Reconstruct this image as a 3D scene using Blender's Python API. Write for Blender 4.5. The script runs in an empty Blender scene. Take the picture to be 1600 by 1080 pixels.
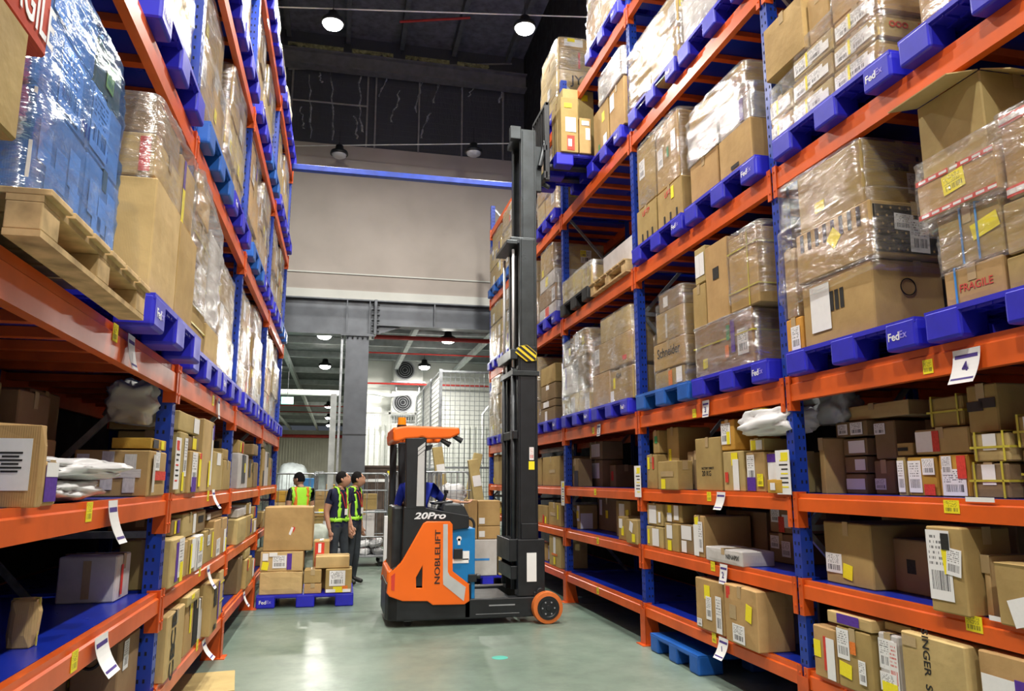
import bpy, bmesh, math, random
from mathutils import Vector, Matrix, noise
R = math.radians
scene = bpy.context.scene
COL = scene.collection
random.seed(7)

# ------------------------------------------------------------------ camera
FPX, CAM_H = 1180.0, 1.6                      # focal length in pixels of the 1600 px wide frame
PITCH, YAW = math.atan2(210, FPX), R(12.7)
cd = bpy.data.cameras.new('camera'); cam = bpy.data.objects.new('camera', cd); COL.objects.link(cam)
cd.sensor_width = 36.0; cd.lens = 36.0 * FPX / 1600.0; cd.clip_end = 200
cam.location = (0, 0, CAM_H); cam.rotation_euler = (math.pi/2 + PITCH, 0, -YAW)
scene.camera = cam

# ------------------------------------------------------------------ world, exposure
w = bpy.data.worlds.new('world'); scene.world = w; w.use_nodes = True
w.node_tree.nodes['Background'].inputs[0].default_value = (0.75, 0.85, 1.0, 1)
w.node_tree.nodes['Background'].inputs[1].default_value = 0.05
vs = scene.view_settings
vs.view_transform = 'Standard'; vs.look = 'None'; vs.gamma = 1.0; vs.use_curve_mapping = False
vs.exposure = 0.62
LAMP_W, HALL_W = 215.0, 125.0                 # watts of one high-bay lamp over the aisle / in the hall

# ------------------------------------------------------------------ unprojection of measured points onto real planes
FH = Vector((math.sin(YAW), math.cos(YAW), 0)); RT = Vector((math.cos(YAW), -math.sin(YAW), 0))
FW = FH*math.cos(PITCH) + Vector((0, 0, math.sin(PITCH))); UP = -FH*math.sin(PITCH) + Vector((0, 0, math.cos(PITCH)))
CP = Vector((0, 0, CAM_H))
def hit(px, py, ax, v):
    d = FW + RT*((px-800)/FPX) - UP*((py-540)/FPX)
    return CP + d*((v-CP[ax])/d[ax])
def y_at(px, x, z):                            # y of the point (x, ?, z) that is seen in column px
    k = (px-800)/FPX
    A = RT - FW*k                              # A . (P-CP) = 0
    return -(A.x*x + A.z*(z-CAM_H))/A.y
def z_at(py, x, y):                            # z of the point (x, y, ?) that is seen in row py
    k = (540-py)/FPX
    A = UP - FW*k
    return CAM_H - (A.x*x + A.y*y)/A.z

# ------------------------------------------------------------------ materials
MATS = {}
class NT:
    def __init__(s, name):
        s.m = bpy.data.materials.new(name); s.m.use_nodes = True
        s.t = s.m.node_tree; s.b = s.t.nodes['Principled BSDF']; MATS[name] = s.m
    def n(s, typ, **kw):
        nd = s.t.nodes.new(typ)
        for k, v in kw.items():
            if k.startswith('i_'):
                key = k[2:]; nd.inputs[int(key) if key.isdigit() else key.replace('_', ' ')].default_value = v
            else: setattr(nd, k, v)
        return nd
    def l(s, a, b): s.t.links.new(a, b)
    def coords(s, kind='Object', scale=(1, 1, 1)):
        tc = s.n('ShaderNodeTexCoord'); mp = s.n('ShaderNodeMapping'); mp.inputs['Scale'].default_value = scale
        s.l(tc.outputs[kind], mp.inputs[0]); return mp.outputs[0]
    def noise(s, vec, scale, detail=3, rough=.5):
        nd = s.n('ShaderNodeTexNoise'); nd.inputs['Scale'].default_value = scale
        nd.inputs['Detail'].default_value = detail; nd.inputs['Roughness'].default_value = rough
        if vec is not None: s.l(vec, nd.inputs['Vector'])
        return nd.outputs['Fac']
    def ramp(s, fac, stops, const=False):
        r = s.n('ShaderNodeValToRGB'); e = r.color_ramp.elements
        while len(e) < len(stops): e.new(.5)
        for q, (p, c) in zip(e, stops): q.position = p; q.color = (*c, 1) if len(c) == 3 else c
        if const: r.color_ramp.interpolation = 'CONSTANT'
        s.l(fac, r.inputs[0]); return r.outputs[0]
    def math(s, op, a, b=None):
        nd = s.n('ShaderNodeMath', operation=op)
        for i, q in enumerate((a, b)):
            if q is None: continue
            if isinstance(q, (int, float)): nd.inputs[i].default_value = q
            else: s.l(q, nd.inputs[i])
        return nd.outputs[0]
    def mix(s, fac, a, b, mode='MIX'):
        nd = s.n('ShaderNodeMix', data_type='RGBA', blend_type=mode)
        for i, q in ((0, fac), (6, a), (7, b)):
            if isinstance(q, (int, float)): nd.inputs[i].default_value = q
            elif isinstance(q, tuple): nd.inputs[i].default_value = (*q, 1)
            else: s.l(q, nd.inputs[i])
        return nd.outputs[2]
    def bump(s, h, strength=.3, dist=.01):
        nd = s.n('ShaderNodeBump'); nd.inputs['Strength'].default_value = strength; nd.inputs['Distance'].default_value = dist
        s.l(h, nd.inputs['Height']); s.l(nd.outputs[0], s.b.inputs['Normal'])
    def set(s, col=None, rough=None, metal=None, spec=None, coat=None):
        b = s.b.inputs
        if col is not None:
            if isinstance(col, tuple): b['Base Color'].default_value = (*col, 1)
            else: s.l(col, b['Base Color'])
        if rough is not None:
            if isinstance(rough, (int, float)): b['Roughness'].default_value = rough
            else: s.l(rough, b['Roughness'])
        if metal is not None: b['Metallic'].default_value = metal
        if spec is not None: b['Specular IOR Level'].default_value = spec
        if coat is not None: b['Coat Weight'].default_value = coat
        return s.m

def paint(name, col, rough=.4, metal=0., wear=.12, scale=6., spec=.5):
    t = NT(name); v = t.coords()
    n1 = t.noise(v, scale, 4); n2 = t.noise(v, scale*9, 2)
    dark = tuple(c*(1-wear*2.2) for c in col); light = tuple(min(1, c*(1+wear)+.01*wear) for c in col)
    c = t.ramp(n1, [(.25, dark), (.6, col), (.85, light)])
    t.bump(n2, .06, .004)
    r = t.ramp(n1, [(.2, (rough*1.25,)*3), (.8, (rough*.85,)*3)])
    return t.set(c, r, metal, spec)

def cardboard(name, col, var=.10):
    t = NT(name); v = t.coords()
    oi = t.n('ShaderNodeObjectInfo')
    hsv = t.n('ShaderNodeHueSaturation'); hsv.inputs['Color'].default_value = (*col, 1)
    t.l(t.math('ADD', t.math('MULTIPLY', oi.outputs['Random'], .022), .489), hsv.inputs['Hue'])
    t.l(t.math('ADD', t.math('MULTIPLY', oi.outputs['Random'], -2.6*var), 1+1.3*var), hsv.inputs['Value'])
    n1 = t.noise(v, 3.5, 5, .6)
    mottle = t.ramp(n1, [(.3, (.80, .78, .76)), (.62, (1.0, 1.0, 1.0)), (.85, (1.06, 1.05, 1.02))])
    c = t.mix(1.0, hsv.outputs[0], mottle, 'MULTIPLY')
    wv = t.n('ShaderNodeTexWave', wave_type='BANDS', bands_direction='X'); wv.inputs['Scale'].default_value = 45; wv.inputs['Distortion'].default_value = .6
    t.l(v, wv.inputs[0])
    n2 = t.noise(v, 14, 3)
    t.bump(t.math('ADD', t.math('MULTIPLY', wv.outputs['Fac'], .12), n2), .22, .012)
    return t.set(c, .78, 0, .3)

paint('post_blue', (.010, .050, .42), .35, wear=.18)
paint('post_orange', (.72, .105, .012), .38, wear=.16)
paint('beam_orange', (.80, .125, .014), .33, wear=.12, scale=3)
paint('deck_blue', (.008, .030, .42), .28, wear=.15, scale=2)
paint('bar_orange', (.66, .095, .014), .4, wear=.15)
paint('galvanised', (.42, .45, .48), .38, .75, wear=.2, scale=12)
paint('pallet_blue', (.022, .022, .58), .42, wear=.14, scale=4)
paint('pallet_light_blue', (.010, .12, .52), .45, wear=.16, scale=4)
paint('pallet_black', (.012, .012, .013), .5)
paint('pallet_wood', (.68, .48, .24), .75, wear=.25, scale=9, spec=.25)
paint('hole_shade', (.004, .006, .02), .8)
paint('black_metal', (.020, .022, .026), .38, .2, wear=.2)
paint('dark_metal', (.045, .050, .056), .40, .4, wear=.2)
paint('mast_metal', (.060, .070, .075), .30, .55, wear=.2)
paint('chrome', (.75, .75, .76), .12, 1.0, wear=.05)
paint('truck_orange', (.92, .155, .008), .30, wear=.05, scale=2)
paint('truck_blue', (.006, .20, .52), .4, wear=.08)
paint('silver', (.62, .63, .64), .3, .3, wear=.05)
paint('white_plastic', (.80, .80, .79), .45, wear=.05)
paint('grey_plastic', (.30, .31, .33), .5)
paint('rubber', (.015, .015, .016), .8)
paint('tread_orange', (.70, .17, .03), .55)
paint('amber', (1.0, .33, .01), .2)
paint('hazard_yellow', (.86, .62, .02), .45)
paint('wall_beige', (.50, .45, .41), .75, wear=.06, scale=1.2)
paint('wall_white', (.72, .74, .70), .7, wear=.05, scale=1.2)
paint('wall_cream', (.62, .60, .50), .6, wear=.06, scale=1.2)
paint('wall_dark', (.012, .013, .016), .9)
paint('rafter_grey', (.20, .20, .21), .5, .1)
paint('casing_grey', (.42, .43, .41), .5)
paint('steel_grey', (.135, .150, .175), .35, .25, wear=.14, scale=2.5)
paint('roof_dark', (.17, .18, .21), .75, wear=.2)
paint('roof_grey', (.14, .155, .165), .6, .1, wear=.15)
paint('purlin_light', (.50, .55, .55), .45, .3)
paint('insulation', (.50, .48, .24), .9, wear=.3, scale=14)
paint('trim_grey', (.34, .33, .33), .5, .2)
paint('pipe_red', (.50, .035, .030), .4)
paint('pipe_white', (.80, .82, .80), .35)
paint('paper_white', (.86, .86, .86), .7, wear=.02)
paint('sticker_yellow', (.93, .80, .02), .55, wear=.03)
paint('mark_teal', (.06, .45, .36), .4)
paint('sticker_red', (.72, .05, .03), .55)
paint('sticker_purple', (.10, .03, .36), .5)
paint('sticker_green', (.05, .35, .12), .5)
paint('sticker_orange', (.85, .22, .03), .5)
paint('ink_black', (.015, .014, .013), .7)
paint('ink_red', (.62, .07, .05), .7)
paint('ink_white', (.85, .86, .90), .5)
paint('letter_violet', (.30, .26, .80), .5)
paint('ink_purple', (.07, .04, .25), .6)
paint('strap_yellow', (.62, .54, .06), .35)
paint('strap_blue', (.05, .28, .70), .4)
paint('tape_clear', (.50, .37, .20), .22, wear=.05)
paint('tape_white', (.72, .70, .66), .35)
paint('poly_white', (.78, .79, .80), .38, wear=.05)
paint('poly_grey', (.40, .41, .42), .35)
paint('poly_black', (.014, .014, .016), .35)
paint('sheet_white', (.78, .86, .88), .5)
paint('skin', (.52, .28, .18), .5, wear=.05, spec=.35)
paint('hair', (.008, .007, .007), .85, spec=.2)
paint('shirt_navy', (.012, .017, .055), .85, wear=.2)
paint('shirt_blue', (.010, .030, .40), .85, wear=.2)
paint('trousers', (.035, .045, .055), .85, wear=.2)
paint('vest_green', (.42, .92, .05), .6, wear=.05)
paint('vest_orange', (.95, .24, .03), .6)
paint('lanyard_red', (.45, .02, .02), .6)
paint('shoe', (.012, .012, .012), .5)
paint('seat_black', (.014, .014, .015), .6)
paint('sack_green', (.50, .56, .48), .6)
paint('board_brown', (.10, .065, .05), .5, wear=.3)
paint('stone_grey', (.46, .46, .42), .8)
cardboard('carton', (.47, .32, .128))
cardboard('carton_pale', (.57, .42, .185))
cardboard('carton_dark', (.30, .20, .105))
cardboard('carton_amber', (.62, .34, .055))
cardboard('carton_white', (.66, .64, .63), .05)
cardboard('carton_red', (.62, .075, .055), .05)
cardboard('carton_black', (.028, .027, .027), .05)

def lens_mat(name, col, e):
    t = NT(name); t.set((.9, .9, .9), .4)
    t.b.inputs['Emission Color'].default_value = (*col, 1); t.b.inputs['Emission Strength'].default_value = e
lens_mat('lamp_on', (1, .96, .86), 60)
lens_mat('exit_green', (.05, .9, .45), 1.5)
paint('lamp_off', (.55, .56, .58), .35)

def label_mat(name, base, ink, seed):          # printed parcel label: text lines above a barcode
    t = NT(name)
    tc = t.n('ShaderNodeTexCoord'); sp = t.n('ShaderNodeSeparateXYZ'); t.l(tc.outputs['Generated'], sp.inputs[0])
    u, v = sp.outputs[0], sp.outputs[2]
    oi = t.n('ShaderNodeObjectInfo')
    def band(x, a, b): return t.math('MULTIPLY', t.math('GREATER_THAN', x, a), t.math('LESS_THAN', x, b))
    def n1d(x, y, sx, sy):
        cb = t.n('ShaderNodeCombineXYZ'); t.l(t.math('MULTIPLY', x, sx), cb.inputs[0])
        if y is not None: t.l(t.math('MULTIPLY', y, sy), cb.inputs[1])
        t.l(t.math('MULTIPLY', oi.outputs['Random'], 50.0), cb.inputs[2]); return t.noise(cb.outputs[0], 1.0, 1)
    bars = t.math('GREATER_THAN', n1d(u, None, 42, 0), .5)
    bc = t.math('MULTIPLY', t.math('MULTIPLY', bars, band(u, .12, .88)), band(v, .14, .42))
    rows = t.math('GREATER_THAN', t.math('FRACT', t.math('MULTIPLY', v, 13.0)), .5)
    words = t.math('GREATER_THAN', n1d(u, t.math('FLOOR', t.math('MULTIPLY', v, 13.0)), 14, 3.7), .5)
    tx = t.math('MULTIPLY', t.math('MULTIPLY', rows, words), t.math('MULTIPLY', band(v, .5, .93), band(u, .08, .85)))
    f = t.math('MAXIMUM', bc, t.math('MULTIPLY', tx, .8))
    t.set(t.mix(f, base, ink), .5)
label_mat('label_white', (.84, .84, .85), (.05, .05, .06), 1)
label_mat('label_yellow', (.93, .80, .02), (.10, .09, .02), 2)
label_mat('label_red', (.82, .80, .79), (.60, .04, .03), 3)

def film(name, tint, amount, streak, white):
    t = NT(name); v = t.coords(scale=(1.2, 1.2, 5.0))
    mp = t.n('ShaderNodeMapping'); mp.inputs['Rotation'].default_value = (.35, .3, .2); t.l(v, mp.inputs[0])
    n1 = t.noise(mp.outputs[0], streak, 4, .6); n2 = t.noise(t.coords(), 2.3, 2)
    bp = t.n('ShaderNodeBump'); bp.inputs['Strength'].default_value = .7; bp.inputs['Distance'].default_value = .022
    t.l(n1, bp.inputs['Height'])
    tr = t.n('ShaderNodeBsdfTransparent'); tr.inputs[0].default_value = (*tint, 1)
    gl = t.n('ShaderNodeBsdfGlossy'); gl.inputs['Roughness'].default_value = .14; gl.inputs[0].default_value = (.95, .95, .95, 1)
    df = t.n('ShaderNodeBsdfTranslucent'); df.inputs[0].default_value = (*white, 1)
    d2 = t.n('ShaderNodeBsdfDiffuse'); d2.inputs[0].default_value = (*white, 1)
    for q in (gl, d2): t.l(bp.outputs[0], q.inputs['Normal'])
    mA = t.n('ShaderNodeMixShader'); mA.inputs[0].default_value = .35; t.l(d2.outputs[0], mA.inputs[1]); t.l(df.outputs[0], mA.inputs[2])
    mB = t.n('ShaderNodeMixShader'); mB.inputs[0].default_value = .72; t.l(mA.outputs[0], mB.inputs[1]); t.l(gl.outputs[0], mB.inputs[2])
    fac = t.ramp(t.math('MULTIPLY', t.math('ADD', n1, n2), .5), [(.36, (amount*.25,)*3), (.5, (amount,)*3), (.64, (min(1, amount*2.6),)*3)])
    mC = t.n('ShaderNodeMixShader'); t.l(fac, mC.inputs[0]); t.l(tr.outputs[0], mC.inputs[1]); t.l(mB.outputs[0], mC.inputs[2])
    t.l(mC.outputs[0], t.t.nodes['Material Output'].inputs[0])
film('film_clear', (.97, .97, .96), .24, 6.5, (.85, .85, .85))
film('film_milky', (.96, .96, .95), .42, 5.5, (.88, .88, .88))
film('film_blue', (.42, .62, .98), .26, 4.2, (.30, .55, .95))

def floor_mat():
    t = NT('floor_epoxy'); v = t.coords()
    n1 = t.noise(v, .55, 5, .6); n2 = t.noise(v, 4, 5, .65)
    c1 = t.ramp(n1, [(.3, (.125, .185, .145)), (.5, (.175, .24, .195)), (.72, (.25, .31, .26))])
    c2 = t.ramp(n2, [(.3, (.80, .80, .80)), (.6, (1, 1, 1)), (.8, (1.1, 1.1, 1.1))])
    t.set(t.mix(1, c1, c2, 'MULTIPLY'), t.ramp(n2, [(.3, (.42,)*3), (.7, (.28,)*3)]), 0, .5)
    t.bump(t.noise(v, 30, 2), .03, .003)
floor_mat()
def foil_mat():
    t = NT('foil_black'); v = t.coords(scale=(1.2, 1, .35))
    n1 = t.noise(v, 5, 5, .7)
    t.set((.11, .115, .135), .33, .45, .6); t.bump(n1, .8, .05)
foil_mat()
paint('foil_glint', (.75, .76, .80), .45, .1, wear=.4, scale=20)  # pale colour stands for the glints on the black foil's creases
def glass_mat():
    t = NT('glass'); t.set((.8, .86, .88), .05); t.b.inputs['Transmission Weight'].default_value = .9
glass_mat()

# ------------------------------------------------------------------ mesh helpers
class MB:
    def __init__(s): s.v, s.f, s.m = [], [], []
    def add(s, vs_, fs, mi=0, M=None):
        k = len(s.v)
        s.v += [tuple(M @ Vector(q)) for q in vs_] if M is not None else [tuple(q) for q in vs_]
        s.f += [tuple(i+k for i in q) for q in fs]; s.m += [mi]*len(fs); return s
    def box(s, x0, x1, y0, y1, z0, z1, M=None, mi=0):
        v = [(x, y, z) for z in (z0, z1) for y in (y0, y1) for x in (x0, x1)]
        return s.add(v, [(0, 2, 3, 1), (4, 5, 7, 6), (0, 1, 5, 4), (2, 6, 7, 3), (0, 4, 6, 2), (1, 3, 7, 5)], mi, M)
    def prism(s, poly, ax, a0, a1, M=None, mi=0):  # polygon in the two other axes, extruded along ax
        def P(q, a):
            r = [0, 0, 0]; o = [i for i in range(3) if i != ax]; r[o[0]], r[o[1]], r[ax] = q[0], q[1], a; return r
        n = len(poly)
        v = [P(q, a0) for q in poly] + [P(q, a1) for q in poly]
        return s.add(v, [tuple(range(n)), tuple(range(2*n-1, n-1, -1))] + [(i, i+n, (i+1) % n+n, (i+1) % n) for i in range(n)], mi, M)
    def cyl(s, p0, p1, r, n=12, r2=None, mi=0, M=None):
        p0, p1 = Vector(p0), Vector(p1); d = (p1-p0).normalized(); a = d.orthogonal().normalized(); b = d.cross(a)
        r2 = r if r2 is None else r2
        v = [p0 + (a*math.cos(t)+b*math.sin(t))*r for t in (2*math.pi*i/n for i in range(n))]
        v += [p1 + (a*math.cos(t)+b*math.sin(t))*r2 for t in (2*math.pi*i/n for i in range(n))]
        return s.add(v, [tuple(range(n-1, -1, -1)), tuple(range(n, 2*n))] + [(i, (i+1) % n, (i+1) % n+n, i+n) for i in range(n)], mi, M)
    def tube(s, pts, r, n=8, mi=0, closed=False):
        pts = [Vector(p) for p in pts]; N = len(pts); rings = []; a = None
        for i, p in enumerate(pts):
            d = (pts[min(i+1, N-1)]-pts[max(i-1, 0)]).normalized() if not closed else (pts[(i+1) % N]-pts[i-1]).normalized()
            if a is None: a = d.orthogonal().normalized()
            a = (a - d*a.dot(d)).normalized(); b = d.cross(a)
            rings.append([p+(a*math.cos(t)+b*math.sin(t))*r for t in (2*math.pi*k/n for k in range(n))])
        v = [q for rg in rings for q in rg]; f = []
        for i in range(N if closed else N-1):
            j = (i+1) % N
            f += [(i*n+k, i*n+(k+1) % n, j*n+(k+1) % n, j*n+k) for k in range(n)]
        if not closed: f += [tuple(range(n-1, -1, -1)), tuple(range((N-1)*n, N*n))]
        return s.add(v, f, mi)
    def lathe(s, prof, n=20, mi=0, M=None):        # (r, z) profile about z
        v, f = [], []
        for (r, z) in prof: v += [(r*math.cos(2*math.pi*i/n), r*math.sin(2*math.pi*i/n), z) for i in range(n)]
        for k in range(len(prof)-1): f += [(k*n+i, k*n+(i+1) % n, (k+1)*n+(i+1) % n, (k+1)*n+i) for i in range(n)]
        f += [tuple(range(n-1, -1, -1)), tuple(range((len(prof)-1)*n, len(prof)*n))]
        return s.add(v, f, mi, M)
    def mesh(s, name, mat, smooth=False):
        me = bpy.data.meshes.new(name); me.from_pydata(s.v, [], s.f)
        for q in (mat if isinstance(mat, (list, tuple)) else [mat]): me.materials.append(MATS[q])
        if any(s.m): me.polygons.foreach_set('material_index', s.m)
        if smooth: me.polygons.foreach_set('use_smooth', [True]*len(me.polygons))
        me.update(); return me
    def build(s, name, mat, parent=None, smooth=False, bevel=0, loc=None, seg=2):
        return link(name, s.mesh(name, mat, smooth), parent, loc, bevel, seg)
def link(name, me, parent=None, loc=None, bevel=0, seg=2, rot=None, scl=None):
    o = bpy.data.objects.new(name, me); COL.objects.link(o)
    if parent is not None: o.parent = parent
    if loc is not None: o.location = loc
    if rot is not None: o.rotation_euler = rot
    if scl is not None: o.scale = scl
    if bevel:
        b = o.modifiers.new('bevel', 'BEVEL'); b.width = bevel; b.segments = seg; b.limit_method = 'ANGLE'; b.angle_limit = R(35)
    return o
def empty(name, loc=(0, 0, 0), rz=0.):
    o = bpy.data.objects.new(name, None); COL.objects.link(o); o.location = loc; o.rotation_euler = (0, 0, rz); o.empty_display_size = .1; return o
def tag(o, label, cat, group=None):
    o['label'] = label; o['category'] = cat
    if group: o['group'] = group
    return o
def struct(o, label=None):
    o['kind'] = 'structure'
    if label: o['label'] = label
    return o
def copy_tree(o, parent=None):
    c = o.copy(); COL.objects.link(c); c.parent = parent
    for ch in o.children:
        copy_tree(ch, c)
    return c
TXT = {}
def text_mesh(s, mat, bold=0.0, ext=.0005, shear=0.):
    key = (s, mat, bold, shear)
    if key not in TXT:
        cu = bpy.data.curves.new('lettering', 'FONT'); cu.body = s; cu.size = 1.0; cu.extrude = ext; cu.offset = bold; cu.shear = shear
        cu.align_x = 'CENTER'; cu.align_y = 'CENTER'; cu.resolution_u = 3
        ob = bpy.data.objects.new('lettering', cu)
        me = bpy.data.meshes.new_from_object(ob); bpy.data.objects.remove(ob)
        me.materials.clear(); me.materials.append(MATS[mat])
        xs = [v.co.x for v in me.vertices]; ys = [v.co.y for v in me.vertices]
        TXT[key] = (me, (max(xs)-min(xs)) or 1, (max(ys)-min(ys)) or 1)
    return TXT[key]
def lettering(s, mat, parent, pos, normal, w=None, h=None, roll=0., bold=0.0, name='lettering', shear=0.):
    """flat letters centred at pos, facing normal ('-y','-x','+x' ...), read upright, then rolled"""
    me, W, Hh = text_mesh(s, mat, bold, shear=shear)
    k = (w/W) if w else (h/Hh); ky = (h/Hh) if h else k
    rz = {'-y': 0, '+x': math.pi/2, '+y': math.pi, '-x': -math.pi/2}.get(normal, normal if isinstance(normal, float) else 0)
    M = Matrix.Rotation(rz, 4, 'Z') @ Matrix.Rotation(math.pi/2, 4, 'X') @ Matrix.Rotation(roll, 4, 'Z')
    o = link(name, me, parent); o.location = pos; o.rotation_euler = M.to_euler(); o.scale = (k, ky, 1); return o

# ================================================================== lamps (the place's own lights)
def high_bay(loc, on, label, watts, size=.20, drop=.6):
    t = tag(empty('high_bay_lamp', loc), label, 'lamp', 'high bay lamps')
    MB().lathe([(.06, .20), (.085, .19), (.10, .09), (.19, .05), (.205, .0), (.20, -.03), (.17, -.03), (.165, -.012)], 24).build('housing', 'black_metal', t, True)
    MB().lathe([(.163, -.012), (.168, -.03), (.150, -.075), (.10, -.105), (.03, -.115)], 24).build('lens', 'lamp_on' if on else 'lamp_off', t, True)
    MB().cyl((0, 0, .2), (0, 0, drop), .006, 6).tube([(-.04, 0, .2), (0, 0, .27), (.04, 0, .2)], .008, 6).build('hanger', 'dark_metal', t)
    if on:
        ld = bpy.data.lights.new('lamp_light', 'AREA'); ld.shape = 'DISK'; ld.size = size*1.6; ld.energy = watts; ld.color = (1, .955, .87)
        lo = bpy.data.objects.new('lamp_light', ld); COL.objects.link(lo); lo.parent = t; lo.location = (0, 0, -.13)
    return t
LZ = 9.0
for (px, py, on, nm) in ((520, 35, 1, 'lit high bay lamp glowing over the left half of the aisle'), (820, 42, 1, 'lit high bay lamp glowing above the lift truck mast'),
                         (530, 240, 0, 'unlit black high bay lamp hanging before the beige wall, nearer the left rack'), (740, 237, 0, 'unlit black high bay lamp hanging before the beige wall, nearer the mast')):
    p = hit(px, py, 2, 9.45 if on else LZ); high_bay(p, on, nm, LAMP_W)
for k, y in enumerate((6.4, 1.2, -3.8)):        # the rows go on over and behind the camera
    for x, sd in ((-.4, 'left'), (2.7, 'right')):
        high_bay((x, y, LZ), 1, 'lit high bay lamp in row %s behind the visible ones, %s of the aisle' % (('one', 'two', 'three')[k], sd), LAMP_W)
for (px, py, s, nm) in ((507, 523, 1, 'left'), (508, 571, 1, ''), (513, 634, 1, ''), (513, 652, 1, ''), (514, 664, 1, ''), (514, 674, 1, ''), (515, 682, 1, ''), (700, 530, 1, ''), (663, 572, 1, '')):
    p = hit(px, py, 2, 5.15)
    if p.y > 57: continue
    high_bay(p, 1, {523: 'nearest lit hall lamp left of the grey column', 571: 'second lit hall lamp left of the grey column', 634: 'third lit hall lamp left of the grey column', 652: 'fourth lit hall lamp left of the grey column',
                    664: 'fifth lit hall lamp left of the grey column', 530: 'lit hall lamp under the red pipe right of the grey column', 572: 'lit hall lamp in front of the air conditioner'}.get(py, 'farthest lit hall lamp left of the grey column'), HALL_W, drop=.35)
    

# ================================================================== shell
WY = 17.5                                       # plane of the beige wall over the opening
def wall(name, x0, x1, y0, y1, z0, z1, mat): return struct(MB().box(x0, x1, y0, y1, z0, z1).build(name, mat))
fl = struct(MB().box(-9, 9, -6, 62, -.2, 0).build('floor', 'floor_epoxy'))
for y in (3.0, 9.9, 17.4): MB().box(-8.9, 8.9, y-.004, y+.004, 0, .0008).build('floor_joint', 'wall_dark', fl)
MB().cyl(hit(781, 1028, 2, 0), hit(781, 1028, 2, 0)+Vector((0, 0, .0012)), .075, 24).build('floor_marker', 'mark_teal', fl)
wall('wall_shade_left', -2.46, -2.26, -6, WY, 0, 12.4, 'wall_dark')  # added dark wall close behind the rack, keeps light out of it
wall('wall_shade_right', 4.26, 4.46, -6, WY, 0, 12.4, 'wall_dark')  # added the same way, blocks light behind the right rack
wall('wall_front', -4, 6, -6.2, -6, 0, 12.4, 'wall_beige')
BT, BB1, BB2 = 5.72, 4.88, 5.12                 # steel beam over the opening
wall('wall_shade_back_right', 3.95, 5.8, WY, WY+.25, 0, 5.8, 'wall_dark'); wall('wall_shade_back_left', -3.8, -1.75, WY, WY+.25, 0, 5.8, 'wall_dark')  # added dark pieces, close off bright gaps behind the racks
wb = wall('wall_back', -3.8, 5.8, WY, WY+.25, BT+.22, 9.52, 'wall_beige')
MB().box(-3.8, 5.8, WY-.03, WY, BT+.60, BT+.63).box(-3.8, 5.8, WY-.02, WY+.25, BT+.02, BT+.22).build('wall_ledge', 'wall_white', wb)
fw_ = wall('wall_upper', -3.8, 5.8, WY+.06, WY+.2, 9.52, 12.4, 'foil_black')
def zpl(px, py): return hit(px, py, 1, WY)
for i in range(12):
    z = 9.62 + i*.145; MB().cyl((-3.7, WY+.05, z), (5.7, WY+.05, z), .004, 5).build('wire', 'roof_grey', fw_)
for px in (455, 574, 587, 655, 722, 786):
    q = zpl(px, 170); MB().box(q.x-.02, q.x+.02, WY+.0, WY+.06, 9.5, 11.42).build('trim_strip', 'trim_grey', fw_)
for a, b in (((450, 107), (800, 99)), ((450, 154), (574, 166))):
    p, q = zpl(*a), zpl(*b); MB().cyl((p.x, WY+.02, p.z), (q.x, WY+.02, q.z), .025, 6).build('trim_strip', 'trim_grey', fw_)
for px, top, bot in ((484, 115, 215), (518, 112, 218), (562, 118, 205), (664, 110, 175), (735, 112, 140), (607, 120, 150), (795, 112, 160), (672, 175, 215), (555, 180, 216), (470, 165, 200), (500, 112, 128), (690, 118, 160), (746, 120, 150), (625, 140, 190)):   # folds of the foil, their glints painted in as pale colour
    pts = []
    for k in range(9):
        q = zpl(px + (-14 if px > 600 else 3)*(k/8) + random.uniform(-2.5, 2.5), top+(bot-top)*k/8); pts.append((q.x, WY+.055-.02*(k % 2), q.z))
    mb = MB()
    for a, b in zip(pts, pts[1:]):
        w0, w1 = random.uniform(.006, .03), random.uniform(.006, .03)
        mb.add([(a[0]-w0, WY+.058, a[2]), (a[0], a[1]-.03, a[2]), (a[0]+w0, WY+.058, a[2]), (b[0]-w1, WY+.058, b[2]), (b[0], b[1]-.03, b[2]), (b[0]+w1, WY+.058, b[2])], [(0, 1, 4, 3), (1, 2, 5, 4)])
    mb.build('foil_fold', 'foil_glint', fw_)
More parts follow.
